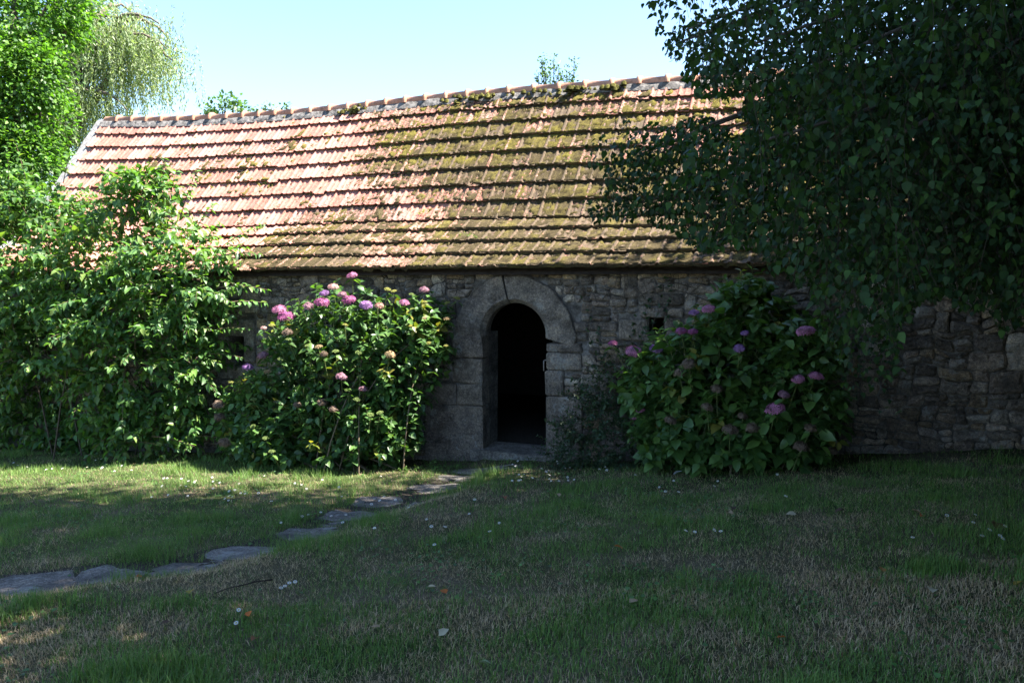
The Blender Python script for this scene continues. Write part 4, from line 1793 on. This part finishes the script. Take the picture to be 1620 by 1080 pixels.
for k in range(22):
    tip = np.array([rng.uniform(-1.6, 1.4), rng.uniform(4.6, 8.9), rng.uniform(9.0, 12.5)])
    canopy.append(limb(bt + UP * 9.0, tip, .06, .012, .5))
print('limbs', len(limbs))


def strand(p, ln, size, cols, spread=.18, fine_=True, step=.045):
    """a hanging birch twig with alternate leaves"""
    n = max(3, int(ln / step))
    k = np.linspace(0, 1, n)
    drift = rng.normal(0, spread * 2, 3) * np.array([1, 1, 0])
    out = rng.normal(0, 1, 3) * np.array([1, 1, .15])
    out = unit(out) * min(.3, ln * .3)
    pts = p + np.outer(np.sin(k * math.pi / 2), out) + np.outer(k ** 1.3 * ln, drift - UP) + np.cumsum(rng.normal(0, .006, (n, 3)), 0)
    inm = birch_mask(pts)
    if not inm[0]:
        return
    e = n if inm.all() else int(np.argmin(inm))
    if fine_ and e > 4:
        wood.tube(pts[:e:2], .0016, 3, (.035, .028, .02), False)
    a = rng.uniform(0, 6.28, n)
    lat = np.stack([np.cos(a), np.sin(a), np.zeros(n)], -1)
    P = np.repeat(pts, 1, 0) + lat * .012
    D = unit(lat * .8 - UP * rng.uniform(.3, 1.3, (n, 1)) + rng.normal(0, .25, (n, 3)))
    N = unit(lat * .5 + UP * .6 + rng.normal(0, .45, (n, 3)))
    L.add(P, D, N, size * rng.uniform(.65, 1.25, n), palette(cols, n))


for pts in limbs[:len(seen)]:
    for i in range(3, len(pts)):
        for _ in range(11 if i > 5 else 6):
            p = pts[i] + rng.normal(0, .12, 3)
            strand(p, rng.uniform(.25, .85), .046, BIRCH_COLS)
        # side twigs spreading level
        for _ in range(6):
            d = unit(rng.normal(0, 1, 3) * np.array([1, .7, .3]) + np.array([-.4, 0, 0]))
            shoot(L, pts[i], d, rng.uniform(.3, .9), .04, .048, BIRCH_COLS, False, .4, .7)
# fill the hanging curtain at several depths
N = 2300
x = rng.uniform(1030, 1680, N)
y = rng.uniform(-120, 530, N)
Y = rng.uniform(3.6, 7.6, N)
ok = in_poly(x, y, BPOLY)
for a, b_, c in zip(x[ok], y[ok], Y[ok]):
    if rng.random() < .35 + .65 * smooth(1050, 1350, a):
        q0 = at_depth(a, b_, c)
        if rng.random() < .5:
            strand(q0, rng.uniform(.3, .8), .047, BIRCH_COLS)
        else:
            shoot(L, q0, unit(rng.normal(0, 1, 3) * np.array([1, .7, .35])), rng.uniform(.3, .8), .04, .05, BIRCH_COLS, False, .45, .8)
L.build(BI, leaf_small(.78, .12, .22), M_BIRCH, mask=birch_mask)
# the crown out of view, with the boughs added for shade: same tree, coarser
L2 = L
L = Leaves()
for pts in canopy:
    for i in range(4, len(pts)):
        low = pts[-1][2] < 6.6
        n = 68 if low else 52
        P = pts[i] + rng.normal(0, 1, (n, 3)) * np.array([.62, .62, .42])
        L.add(P, unit(rng.normal(0, 1, (n, 3)) - UP * .6), unit(rng.normal(0, .6, (n, 3)) + UP), rng.uniform(.075, .12, n) if low else rng.uniform(.11, .175, n), palette(BIRCH_COLS, n))
def crown_mask(P):
    x, y, d = proj(P)
    return ((P[:, 1] < .3) | (x < -60) | (x > 1690) | (y < -60)) & ((W2L(P)[1] > .35) | (P[:, 2] > 6.2)) & (np.linalg.norm(P - np.array([.7, .2, 2.2]), axis=1) > 3.4)


L.build(BI, leaf_quad(.8), M_BIRCH, 0, mask=crown_mask, rest='crown')
# bare wood outside the outline of the crown would float before the sky: keep it
child('trunk', wood.mesh('trunk', M_BARK), BI)

# ---- trees beyond the left gable -------------------------------------------------------------
IVY = [(.07, .17, .02), (.10, .22, .025), (.045, .11, .02), (.13, .25, .03), (.035, .085, .015)]


def base_at(x, Y):
    p = at_depth(x, 600, Y)
    p[2] = float(base_h(p[0], p[1])) - .05
    return p


def lobe_y(x, y, rx, ry, Y, rt):
    c = at_depth(x, y, Y)
    d = np.linalg.norm(c - CAMP)
    return (c, (rx / F * d, rt, ry / F * d))


def clump_tree(name, label, base, lobes, n, size, cols, clump=26, spread=.3, group=None, trunk_r=.2, tmpl=None, tone=(.1, .085, .065)):
    root = empty(name, base, label, 'tree', group)
    L = Leaves()
    P, D = ellip(lobes, n)
    for p, d in zip(P, D):
        k = rng.integers(clump // 2, clump)
        q_ = p + rng.normal(0, spread, (k, 3)) * np.array([1, 1, .7])
        L.add(q_, unit(d + rng.normal(0, .6, (k, 3)) - UP * .3), unit(d * .5 + UP * .7 + rng.normal(0, .4, (k, 3))), size * rng.uniform(.7, 1.3, k), palette(cols, k, .3))
    L.build(root, tmpl or leaf_quad(.65), M_FAR, 0, rest='crown')
    g = Geo()
    topz = max(l[0][2] for l in lobes)
    n_ = 8
    axis_ = np.array([base + (np.array(lobes[0][0]) - base) * np.array([k, k, 0]) + UP * (topz - base[2]) * k for k in np.linspace(0, 1, n_)])
    g.tube(axis_, np.linspace(trunk_r, trunk_r * .2, n_), 8, tone)
    for c, r_ in lobes:
        j = rng.integers(2, n_ - 1)
        kk = np.linspace(0, 1, 6)[:, None]
        g.tube(axis_[j] + (c + np.array(r_) * np.array([.5, 0, .3]) - axis_[j]) * kk, np.linspace(trunk_r * .45, .02, 6), 5, tone)
    child('trunk', g.mesh('trunk', M_BARK), root)
    return root


ivl = [lobe_y(25, 30, 85, 60, 19, 1.5), lobe_y(-60, 80, 90, 130, 19, 1.5), lobe_y(45, 120, 45, 60, 18.5, 1.0), lobe_y(40, 190, 48, 75, 18.5, 1.0), lobe_y(-10, 260, 75, 70, 18.5, 1.2), lobe_y(55, 255, 32, 50, 18.3, .8),
       lobe_y(95, 10, 45, 35, 19.5, .9), lobe_y(-40, 360, 90, 90, 18.5, 1.2)]
clump_tree('ivy_clad_tree', 'dense bright green ivy covered tree rising beyond the left gable', base_at(10, 19), ivl, 1050, .11, IVY, 56, .17, None, .35)

# the weeping willow
wb = base_at(120, 26)
WI = empty('willow_tree', wb, 'pale grey green weeping willow rising behind the left end of the ridge', 'tree')
L = Leaves()
WIL = [(.20, .26, .13), (.25, .30, .17), (.17, .23, .10), (.28, .32, .20)]
g = Geo()
tk = np.array([wb + UP * k * 1.4 + np.array([.12 * math.sin(k), 0, 0]) for k in range(9)])
g.tube(tk, np.linspace(.45, .14, 9), 9, (.12, .1, .08))
wl = []
for (x0, y0, x1, y1) in [(60, 80, 175, 65), (80, 60, 200, 30), (60, 100, 215, 55), (130, 80, 240, 60), (150, 60, 262, 75), (170, 50, 250, 35), (120, 70, 190, 100), (80, 150, 140, 145), (100, 145, 200, 172),
                         (60, 150, 110, 150), (150, 40, 205, 18), (120, 20, 165, 0), (90, 10, 150, -30), (200, 60, 274, 98), (190, 40, 268, 62), (90, 180, 150, 178), (85, 215, 120, 212), (95, 160, 170, 160), (180, 110, 225, 118), (200, 60, 245, 90), (110, 120, 165, 120)]:
    a, b_ = at_depth(x0, y0, 26 + rng.uniform(-.8, .8)), at_depth(x1, y1, 25.5 + rng.uniform(-1.5, 1.5))
    kk = np.linspace(0, 1, 9)[:, None]
    pts = a + (b_ - a) * kk + UP * np.sin(kk * math.pi) * .35 + rng.normal(0, .04, (9, 3))
    g.tube(pts, np.linspace(.10, .02, 9), 5, (.14, .115, .09))
    wl.append(pts)
    j = int(np.clip((a[2] - wb[2]) / 1.4 - 1.5, 0, 8))
    g.tube(tk[j] + (a - tk[j]) * np.linspace(0, 1, 6)[:, None], np.linspace(.16, .1, 6), 5, (.12, .1, .08))
for pts in wl:
    for i in range(1, 9):
        for _ in range(11):
            p = pts[i] + rng.normal(0, 1, 3) * np.array([.38, .5, .22])
            ln = rng.uniform(.5, 1.9)
            n = int(ln / .055)
            k = np.linspace(0, 1, n)
            q_ = p + np.outer(np.sin(k * 1.5) * .25, unit(rng.normal(0, 1, 3) * np.array([1, 1, 0]))) - np.outer(k * ln, UP) + rng.normal(0, .02, (n, 3))
            L.add(q_, unit(-UP * 1.1 + rng.normal(0, .55, (n, 3))), rand_dir(n), rng.uniform(.09, .15, n), palette(WIL, n, .3))
L.build(WI, leaf_quad(.28), M_FAR, 0, rest='crown')
child('trunk', g.mesh('trunk', M_BARK), WI)

# tree tops showing over the ridge
clump_tree('round_tree', 'small rounded green treetop showing above the ridge towards the left', base_at(358, 24), [lobe_y(356, 172, 24, 16, 24, .5), lobe_y(342, 176, 18, 12, 24, .4), lobe_y(374, 180, 20, 14, 24, .4)], 46, .13, [(.07, .13, .05), (.09, .16, .07)], 18, .12, 'treetops behind the ridge', .09)
clump_tree('round_tree', 'pair of tiny green sprigs just above the ridge beside the rounded treetop', base_at(418, 24), [lobe_y(413, 175, 8, 10, 24, .2), lobe_y(427, 174, 6, 11, 24, .2), lobe_y(451, 172, 5, 8, 24, .2)], 16, .11, [(.08, .14, .07)], 12, .07, 'treetops behind the ridge', .06)
sb = base_at(880, 22)
SP_ = empty('young_tree', sb, 'thin upright sprigs of a young tree standing above the middle of the ridge', 'tree', 'treetops behind the ridge')
L = Leaves()
g = Geo()
fork = at_depth(880, 170, 22)
g.tube(sb + (fork - sb) * np.linspace(0, 1, 6)[:, None], np.linspace(.06, .03, 6), 6, (.12, .1, .08))
for (x, y) in [(858, 92), (862, 100), (876, 90), (884, 105), (908, 95), (897, 112), (852, 118), (889, 118), (905, 122), (870, 110)]:
    tip = at_depth(x, y, 22 + rng.uniform(-.3, .3))
    kk = np.linspace(0, 1, 14)[:, None]
    pts = fork + (tip - fork) * kk + UP * 0 + np.sin(kk * 3.14) * np.array([[(x - 880) * .006, 0, 0]])
    g.tube(pts, np.linspace(.02, .005, 14), 4, (.12, .11, .07), False)
    for p in pts[5:]:
        n = 9
        L.add(p + rng.normal(0, .05, (n, 3)), unit(rng.normal(0, 1, (n, 3)) + UP * .3), rand_dir(n), rng.uniform(.06, .11, n), palette([(.09, .15, .06), (.07, .12, .06)], n))
L.build(SP_, leaf_quad(.5), M_FAR, 0, rest='crown')
child('trunk', g.mesh('trunk', M_BARK), SP_)

# ------------------------------------------------------------------ lawn grass
def grass_zone(n, y0, y1):
    Y = np.sqrt(rng.uniform(y0 ** 2, y1 ** 2, n))
    X = rng.uniform(-1, 1, n) * (.66 * Y + 1.7)
    return X, Y


def greenness(X, Y):
    g1 = fbm(X, Y, 110, .8, 3)
    g2 = fbm(X, Y, 114, 2.6, 2)
    d, s_ = path_dist(X, Y)
    left = np.where(s_ < 0, .34, 0)
    far = .12 * smooth(6.5, 9.5, Y)
    return np.clip((g1 * .5 + g2 * .5 - .49) * 4.0 + .52 + left + far, 0, 1)


GV, GT, GC = [], [], []
gn = 0
for (n, y0, y1, wid, full) in ((180000, 2.7, 4.8, .0040, True), (190000, 4.8, 7.6, .0044, False), (260000, 7.6, 13.5, .0062, False)):
    X, Y = grass_zone(n, y0, y1)
    s_, t_, _ = W2L(np.stack([X, Y, X * 0], -1))
    d, sdv = path_dist(X, Y)
    gr = greenness(X, Y)
    keep = (t_ > .1) & ~on_flag(X, Y)
    keep &= rng.random(n) < np.where(d < .3, .3 + .8 * vnoise(X, Y, 130, 3), 1)
    keep &= rng.random(n) < .45 + .55 * vnoise(X, Y, 131, 1.7)
    # bare earth close to the wall and beside the door slab
    keep &= rng.random(n) < np.where(t_ < .55, .35, 1)
    X, Y, gr, d = X[keep], Y[keep], gr[keep], d[keep]
    n = len(X)
    tuft = smooth(.52, .75, vnoise(X, Y, 120, 3.0)) * gr
    isg = rng.random(n) < gr * .8 + .07
    hgt = np.where(isg, rng.uniform(.022, .058, n) * (1 + 1.5 * tuft), rng.uniform(.014, .042, n))
    hgt *= 1 + .5 * np.exp(-((d - .42) / .15) ** 2)
    lean = rng.uniform(.15, .9, n) * np.where(isg, 1, 1.6)
    a = rng.uniform(0, 6.283, n)
    dx, dy = np.cos(a), np.sin(a)
    b_ = a + rng.uniform(1.0, 2.1, n)
    wx, wy = np.cos(b_) * wid * .5, np.sin(b_) * wid * .5
    wsc = np.where(isg, 1.0, .8) * rng.uniform(.7, 1.3, n)
    wx, wy = wx * wsc, wy * wsc
    Z = H(X, Y) - .004
    gcol = np.array([(.11, .205, .042), (.135, .235, .052), (.09, .175, .045), (.17, .235, .07)])[rng.integers(0, 4, n)]
    dcol = np.array([(.50, .37, .225), (.41, .30, .18), (.58, .445, .29), (.30, .22, .14)])[rng.integers(0, 4, n)]
    c = np.where(isg[:, None], gcol, dcol) * rng.uniform(.7, 1.25, n)[:, None]
    tip = np.stack([X + dx * hgt * lean, Y + dy * hgt * lean, Z + hgt / np.sqrt(1 + lean * lean * .5)], -1)
    p0 = np.stack([X - wx, Y - wy, Z], -1)
    p1 = np.stack([X + wx, Y + wy, Z], -1)
    if full:
        mid = np.stack([X + dx * hgt * lean * .3, Y + dy * hgt * lean * .3, Z + hgt * .62], -1)
        m0, m1 = mid - np.stack([wx, wy, wx * 0], -1) * .75, mid + np.stack([wx, wy, wx * 0], -1) * .75
        V = np.stack([p0, p1, m0, m1, tip], 1).reshape(-1, 3)
        T = (np.arange(n) * 5)[:, None, None] + np.array([(0, 1, 3), (0, 3, 2), (2, 3, 4)])[None]
        k = 5
    else:
        V = np.stack([p0, p1, tip], 1).reshape(-1, 3)
        T = (np.arange(n) * 3)[:, None, None] + np.array([(0, 1, 2)])[None]
        k = 3
    GV.append(V)
    GT.append(T.reshape(-1, 3) + gn)
    GC.append(np.repeat(c, k, 0))
    gn += len(V)
n = 16000
X, Y = grass_zone(n, 2.7, 8.5)
gr = greenness(X, Y)
tf = smooth(.50, .72, vnoise(X, Y, 120, 3.0)) * gr
straw = rng.random(n) < .35
keep = (straw | (rng.random(n) < tf)) & ~on_flag(X, Y) & (path_dist(X, Y)[0] > .2)
X, Y, straw = X[keep], Y[keep], straw[keep]
n = len(X)
hgt = np.where(straw, rng.uniform(.03, .075, n), rng.uniform(.06, .13, n))
lean = np.where(straw, rng.uniform(1.2, 4, n), rng.uniform(.1, .7, n))
a = rng.uniform(0, 6.283, n)
Z = H(X, Y)
up_ = hgt / np.sqrt(1 + lean ** 2)
ou_ = up_ * lean
wv = np.where(straw, .0012, .002)
q_ = a + 1.57
side_ = np.stack([np.cos(q_) * wv, np.sin(q_) * wv, np.zeros(n)], -1)
b0 = np.stack([X, Y, Z], -1)
b1 = b0 + np.stack([np.cos(a) * ou_ * .35, np.sin(a) * ou_ * .35, up_ * .6], -1)
b2 = b0 + np.stack([np.cos(a) * ou_, np.sin(a) * ou_, up_], -1)
V = np.stack([b0 - side_, b0 + side_, b1 - side_ * .8, b1 + side_ * .8, b2], 1).reshape(-1, 3)
T = (np.arange(n) * 5)[:, None, None] + np.array([(0, 1, 3), (0, 3, 2), (2, 3, 4)])[None]
c = np.where(straw[:, None], np.array([.54, .43, .30]), np.array([.11, .22, .04])) * rng.uniform(.7, 1.25, n)[:, None]
GV.append(V)
GT.append(T.reshape(-1, 3) + gn)
GC.append(np.repeat(c, 5, 0))
gn += len(V)
go = link('grass', mesh_np('grass', np.vstack(GV), np.vstack(GT), M_GRASS, np.vstack(GC)), kind='stuff')
tag(go, 'short half dry lawn grass with greener tufts', 'grass')
print('grass tris', sum(len(x) for x in GT))

# clover and other broad-leaved ground cover in the turf
gcg = Geo()
X, Y = grass_zone(26000, 2.8, 11.5)
s_, t_, _ = W2L(np.stack([X, Y, X * 0], -1))
keep = (rng.random(len(X)) < smooth(.60, .78, fbm(X, Y, 140, 1.1, 3)) * .8 + .02) & ~on_flag(X, Y) & (t_ > .2)
X, Y = X[keep], Y[keep]
n = len(X)
a = rng.uniform(0, 6.28, n)
d = np.stack([np.cos(a), np.sin(a), rng.uniform(-.1, .45, n)], -1)
nv_ = unit(np.stack([rng.normal(0, .35, n), rng.normal(0, .35, n), np.ones(n)], -1))
x_, y_, z_ = frames(unit(d), nv_)
sz = rng.uniform(.014, .038, n)
gcg.add_many(*leaf_small(.85, .1, .15), np.stack([x_ * sz[:, None], y_ * sz[:, None], z_ * sz[:, None]], -1), np.stack([X, Y, H(X, Y) + rng.uniform(.012, .035, n)], -1), palette([(.07, .15, .04), (.09, .18, .05), (.06, .125, .045)], n, .25))
gco = link('ground_cover', gcg.mesh('ground_cover', M_SHRUB), kind='stuff')
tag(gco, 'clover and small broad leaves growing among the lawn grass', 'ground cover')
print('cover', n)

# ------------------------------------------------------------------ small things on the lawn
def daisy_mesh():
    g = Geo()
    n = 10
    for k in range(n):
        a = k / n * 6.283
        u, v = np.array([math.cos(a), math.sin(a), 0]), np.array([-math.sin(a), math.cos(a), 0])
        g.add([u * .004, u * .010 + v * .0028 + UP * .001, u * .0145 + UP * .0005, u * .010 - v * .0028 + UP * .001], [(0, 1, 2), (0, 2, 3)], (.8, .8, .8))
    dv, dt = dome(5, 6, 2)
    g.add(dv * np.array([.0045, .0045, .003]), dt, (.7, .5, .03))
    g.tube(np.array([[0, 0, 0], [.004, 0, -.03], [.0, .003, -.06]]), .0009, 3, (.08, .13, .03), False)
    return g.mesh('daisy', M_PETAL)


DA = daisy_mesh()


def daisy(x, y, label, sc=1.0):
    p = ground_px(x, y)
    o = bpy.data.objects.new('daisy', DA)
    COL.objects.link(o)
    o.location = Vector((p[0], p[1], float(H(p[0], p[1])) + .05))
    o.rotation_euler = (rng.uniform(.05, .7), rng.uniform(-.3, .3), rng.uniform(-.5, .5))
    o.scale = (sc,) * 3
    tag(o, label, 'daisy', 'daisies in the lawn')


ONES = 'zeroth first second third fourth fifth sixth seventh eighth ninth tenth eleventh twelfth thirteenth fourteenth fifteenth sixteenth seventeenth eighteenth nineteenth'.split()


def ordinal(k):
    if k < 20:
        return ONES[k]
    t_ = {2: 'twent', 3: 'thirt', 4: 'fort'}[k // 10]
    return t_ + ('ieth' if k % 10 == 0 else 'y-' + ONES[k % 10])


for where, n, x0, x1, y0, y1 in [('in the shaded lawn just below the doorway', 32, 806, 960, 732, 768),
                                 ('in the green lawn left of the flagstone path', 28, 235, 420, 758, 800),
                                 ('in the sunlit strip under the big shrub', 14, 20, 230, 730, 752),
                                 ('beside the flagstones before the left hydrangea', 16, 425, 640, 752, 835),
                                 ('in the grass on the near side of the path', 14, 520, 800, 785, 880),
                                 ('far out in the dark lawn under the birch', 9, 1440, 1590, 822, 865),
                                 ('in front of the shaded hydrangea', 9, 1000, 1250, 755, 795)]:
    cx = np.sort(rng.uniform(x0, x1, n))
    cy = rng.uniform(y0, y1, n)
    for k in range(n):
        daisy(cx[k], cy[k], '%s daisy from the left %s' % (ordinal(k + 1), where), rng.uniform(.8, 1.25))
for k, (x, y) in enumerate([(374, 998), (378, 977), (445, 941), (451, 938), (458, 933), (467, 931)]):
    daisy(x, y, '%s daisy from the left of six in dry grass near the fallen twig' % ordinal(k + 1), 1.0)
for k, (x, y) in enumerate([(1085, 849), (1099, 851), (1130, 848), (1140, 850)]):
    daisy(x, y, '%s daisy from the left in a row of four on the brown lawn' % ordinal(k + 1), 1.1)


def fallen(x, y, size, col, label):
    p = ground_px(x, y)
    V, T = leaf_full(.7, .16, .25)
    V = V.copy()
    V[:, 2] += rng.normal(0, .05, len(V))
    me = mesh_np('fallen_leaf', V, T, M_DEAD, np.tile(col, (len(V), 1)))
    o = bpy.data.objects.new('fallen_leaf', me)
    COL.objects.link(o)
    sz = size / F * np.linalg.norm(p - CAMP)
    o.location = Vector((p[0], p[1], float(H(p[0], p[1])) + .026))
    o.rotation_euler = (rng.uniform(.1, .5), rng.uniform(-.4, .4), rng.uniform(0, 6.28))
    o.scale = (sz,) * 3
    tag(o, label, 'leaf', 'leaves fallen on the lawn')


ORA, TANL, PALEL, BRN, YELL, GRL = (.40, .12, .03), (.36, .25, .15), (.42, .36, .24), (.10, .06, .04), (.40, .27, .05), (.26, .31, .18)
for a in [(985, 873, 15, ORA, 'bright orange leaf fallen on the middle of the lawn below the doorway'), (996, 961, 17, TANL, 'large tan dead leaf on the lawn under the bright orange leaf'),
          (1475, 944, 20, PALEL, 'pale cream triangular leaf standing in the dark grass at right'), (675, 936, 15, PALEL, 'pale folded leaf in the dry grass near the centre foreground'),
          (757, 1055, 20, GRL, 'pale green leaf at the bottom edge of the lawn'), (694, 1012, 19, PALEL, 'whitish pointed leaf in the foreground left of the pale green leaf'),
          (602, 999, 14, TANL, 'small pinkish tan leaf in the foreground dry grass'), (706, 945, 17, ORA, 'dull orange red leaf beside the pale folded leaf'),
          (394, 981, 16, ORA, 'orange leaf next to two daisies left foreground'), (214, 918, 12, ORA, 'small orange leaf beside a flagstone of the path'),
          (407, 1016, 18, (.22, .09, .04), 'rust brown leaf in the left foreground below the twig'), (1150, 815, 14, TANL, 'tan leaf in the brown grass before the shaded hydrangea'),
          (1160, 811, 14, BRN, 'dark brown curled leaf beside the tan leaf before the shaded hydrangea'), (1260, 818, 15, PALEL, 'pale leaf on the brown lawn below the magenta flower heads'),
          (1336, 812, 16, BRN, 'dark brown leaf in the shade right of the hydrangea'), (1441, 812, 13, TANL, 'small tan leaf in the far shaded lawn at right'),
          (1460, 820, 12, ORA, 'small orange leaf beside the small tan leaf in the shaded lawn'), (885, 789, 12, TANL, 'small tan leaf on the pale dry patch below the doorway'),
          (795, 790, 14, (.3, .12, .06), 'small reddish leaf in the grass beside the path end'), (1616, 927, 16, YELL, 'bright yellow leaf at the right edge of the lawn'),
          (1396, 911, 16, (.3, .16, .05), 'ochre leaf in the dark grass left of the pale cream leaf'), (1355, 858, 14, (.36, .32, .2), 'pale yellowish leaf half sunk in the dark lawn'),
          (299, 944, 16, YELL, 'yellow leaf in the dry grass below the path'), (270, 990, 14, BRN, 'dark brown leaf in the left foreground grass'),
          (1228, 1016, 14, ORA, 'orange leaf at the bottom of the dark lawn at right'), (1575, 842, 22, (.13, .07, .03), 'large dark curled leaf far right in the shade')]:
    fallen(*a)
# the twig and the white feather
p0, p1 = ground_px(338, 948), ground_px(433, 925)
g = Geo()
k = np.linspace(0, 1, 9)[:, None]
pts = p0 + (p1 - p0) * k + rng.normal(0, .008, (9, 3))
pts[:, 2] = H(pts[:, 0], pts[:, 1]) + .035 + .02 * np.sin(k[:, 0] * 3)
g.tube(pts - pts[4], np.linspace(.003, .006, 9), 5, (.05, .038, .03))
g.tube(np.array([pts[5], pts[5] + (.05, .06, .01), pts[5] + (.12, .08, .005)]) - pts[4], [.003, .002, .001], 4, (.05, .038, .03))
o = link('twig', g.mesh('twig', M_BARK))
o.location = Vector(pts[4])
tag(o, 'thin dark broken twig lying in the dry grass at left', 'twig')
p = ground_px(1078, 752)
g = Geo()
k = np.linspace(0, 1, 8)
for sgn in (1, -1):
    wv = .02 * np.sin(k * 3.0) ** .7
    A = np.stack([np.c_[k * .11, k * 0, .012 * np.sin(k * 3.14)], np.c_[k * .11, sgn * wv, .012 * np.sin(k * 3.14) + .004]], 1).reshape(-1, 3)
    T = []
    for i in range(7):
        T += [(2 * i, 2 * i + 1, 2 * i + 3), (2 * i, 2 * i + 3, 2 * i + 2)]
    g.add(A, T, (.6, .63, .68))
o = link('feather', g.mesh('feather', M_PETAL))
o.location = Vector((p[0], p[1], float(H(p[0], p[1])) + .05))
o.rotation_euler = (.5, .5, 2.4)
tag(o, 'white feather caught in the grass before the shaded hydrangea', 'feather')

# weeds by the doorstep and plants rooted on the roof
def weed(name, p, label, n, h, size, cols, tmpl, cat='weed', group=None, up=1.0):
    root = empty(name, p, label, cat, group)
    L = Leaves()
    g = Geo()
    for _ in range(n):
        d = unit(rng.normal(0, .6, 3) * np.array([1, 1, .1]) + UP * up)
        pts = shoot(L, np.array(p) + rng.normal(0, .03, 3) * np.array([1, 1, 0]), d, h * rng.uniform(.5, 1.1), .03, size, cols, True, .35, .1)
        g.tube(pts, .0015, 3, (.09, .13, .04), False)
    child('stem', g.mesh('stem', M_STEM), root)
    L.build(root, tmpl, M_SHRUB, 0)


WEC = [(.08, .15, .035), (.1, .18, .04), (.07, .13, .03)]
for x, y, lab, h in [(700, 742, 'low leafy weed in the sun patch at the end of the path', .2), (679, 742, 'taller pale weed beside the hydrangea foot', .24), (725, 742, 'small weed against the left end of the door slab', .13),
                     (772, 757, 'broad leafed weed in front of the lit door slab', .12), (758, 752, 'tiny weed on the edge of the lit door slab', .08), (664, 745, 'low weed under the hydrangea edge near the soil', .12),
                     (640, 748, 'trailing weed in the leaf litter below the hydrangea', .12), (718, 718, 'dark weed in the shade at the foot of the left jamb', .3), (832, 738, 'low weed sprouting below the threshold', .1)]:
    p = ground_px(x, y)
    p[2] = float(H(p[0], p[1]))
    weed('weed', p, lab, 9, h, .035, WEC, leaf_full(.6, .1, .2), group='weeds by the doorstep')


def roof_px(x, row):
    s_ = np.linspace(-9, 6, 600)
    t, z = roof_pt(s_, row)
    P = L2W(s_, t, z)
    i = np.argmin(np.abs(proj(P)[0] - x))
    return P[i] + NN * .03 + UP * .03


for x, row, lab in [(738, 2.3, 'bright fern rooted in the moss low on the roof above the door'), (762, 2.2, 'smaller fern beside the bright fern on the roof'), (672, 4.3, 'small tuft growing on the mossy roof left of the ferns'),
                    (905, 7.0, 'little green tuft high on the mossy part of the roof')]:
    weed('fern', roof_px(x, row), lab, 8, .16, .04, [(.13, .2, .05), (.16, .22, .06)], leaf_full(.35, .05, .2), 'fern', 'plants rooted on the roof', .7)

# ------------------------------------------------------------------ tall unseen trees added behind and beside the viewpoint to block sky light
def big_tree(x, y, h, r, label):
    b_ = np.array([x, y, float(base_h(x, y)) - .1])
    lob = []
    for k in range(7):
        a = k * .9
        q_ = 0 if k == 6 else .55
        lob.append((b_ + np.array([r * q_ * math.cos(a), r * q_ * math.sin(a), h * (.42 + .1 * (k % 3)) if k < 6 else h * .78]), (r * .62, r * .62, h * .26)))
    clump_tree('added_shade_tree', label, b_, lob, 400, .40, [(.04, .085, .022), (.05, .10, .026)], 40, .55, 'unseen trees added to deepen the shade', .35)


for a in [(12, -4, 13, 5.5, 'unseen tall dark green tree added at the right back to deepen the shade'), (15, 4, 12, 5, 'unseen tall green tree added beyond the birch to block sky light'),
          (13, 9.5, 11, 4, 'tall green tree beyond the right end of the building front'), (20, 0, 15, 6, 'tallest unseen tree, added farthest out at the right for shade')]:
    big_tree(*a)
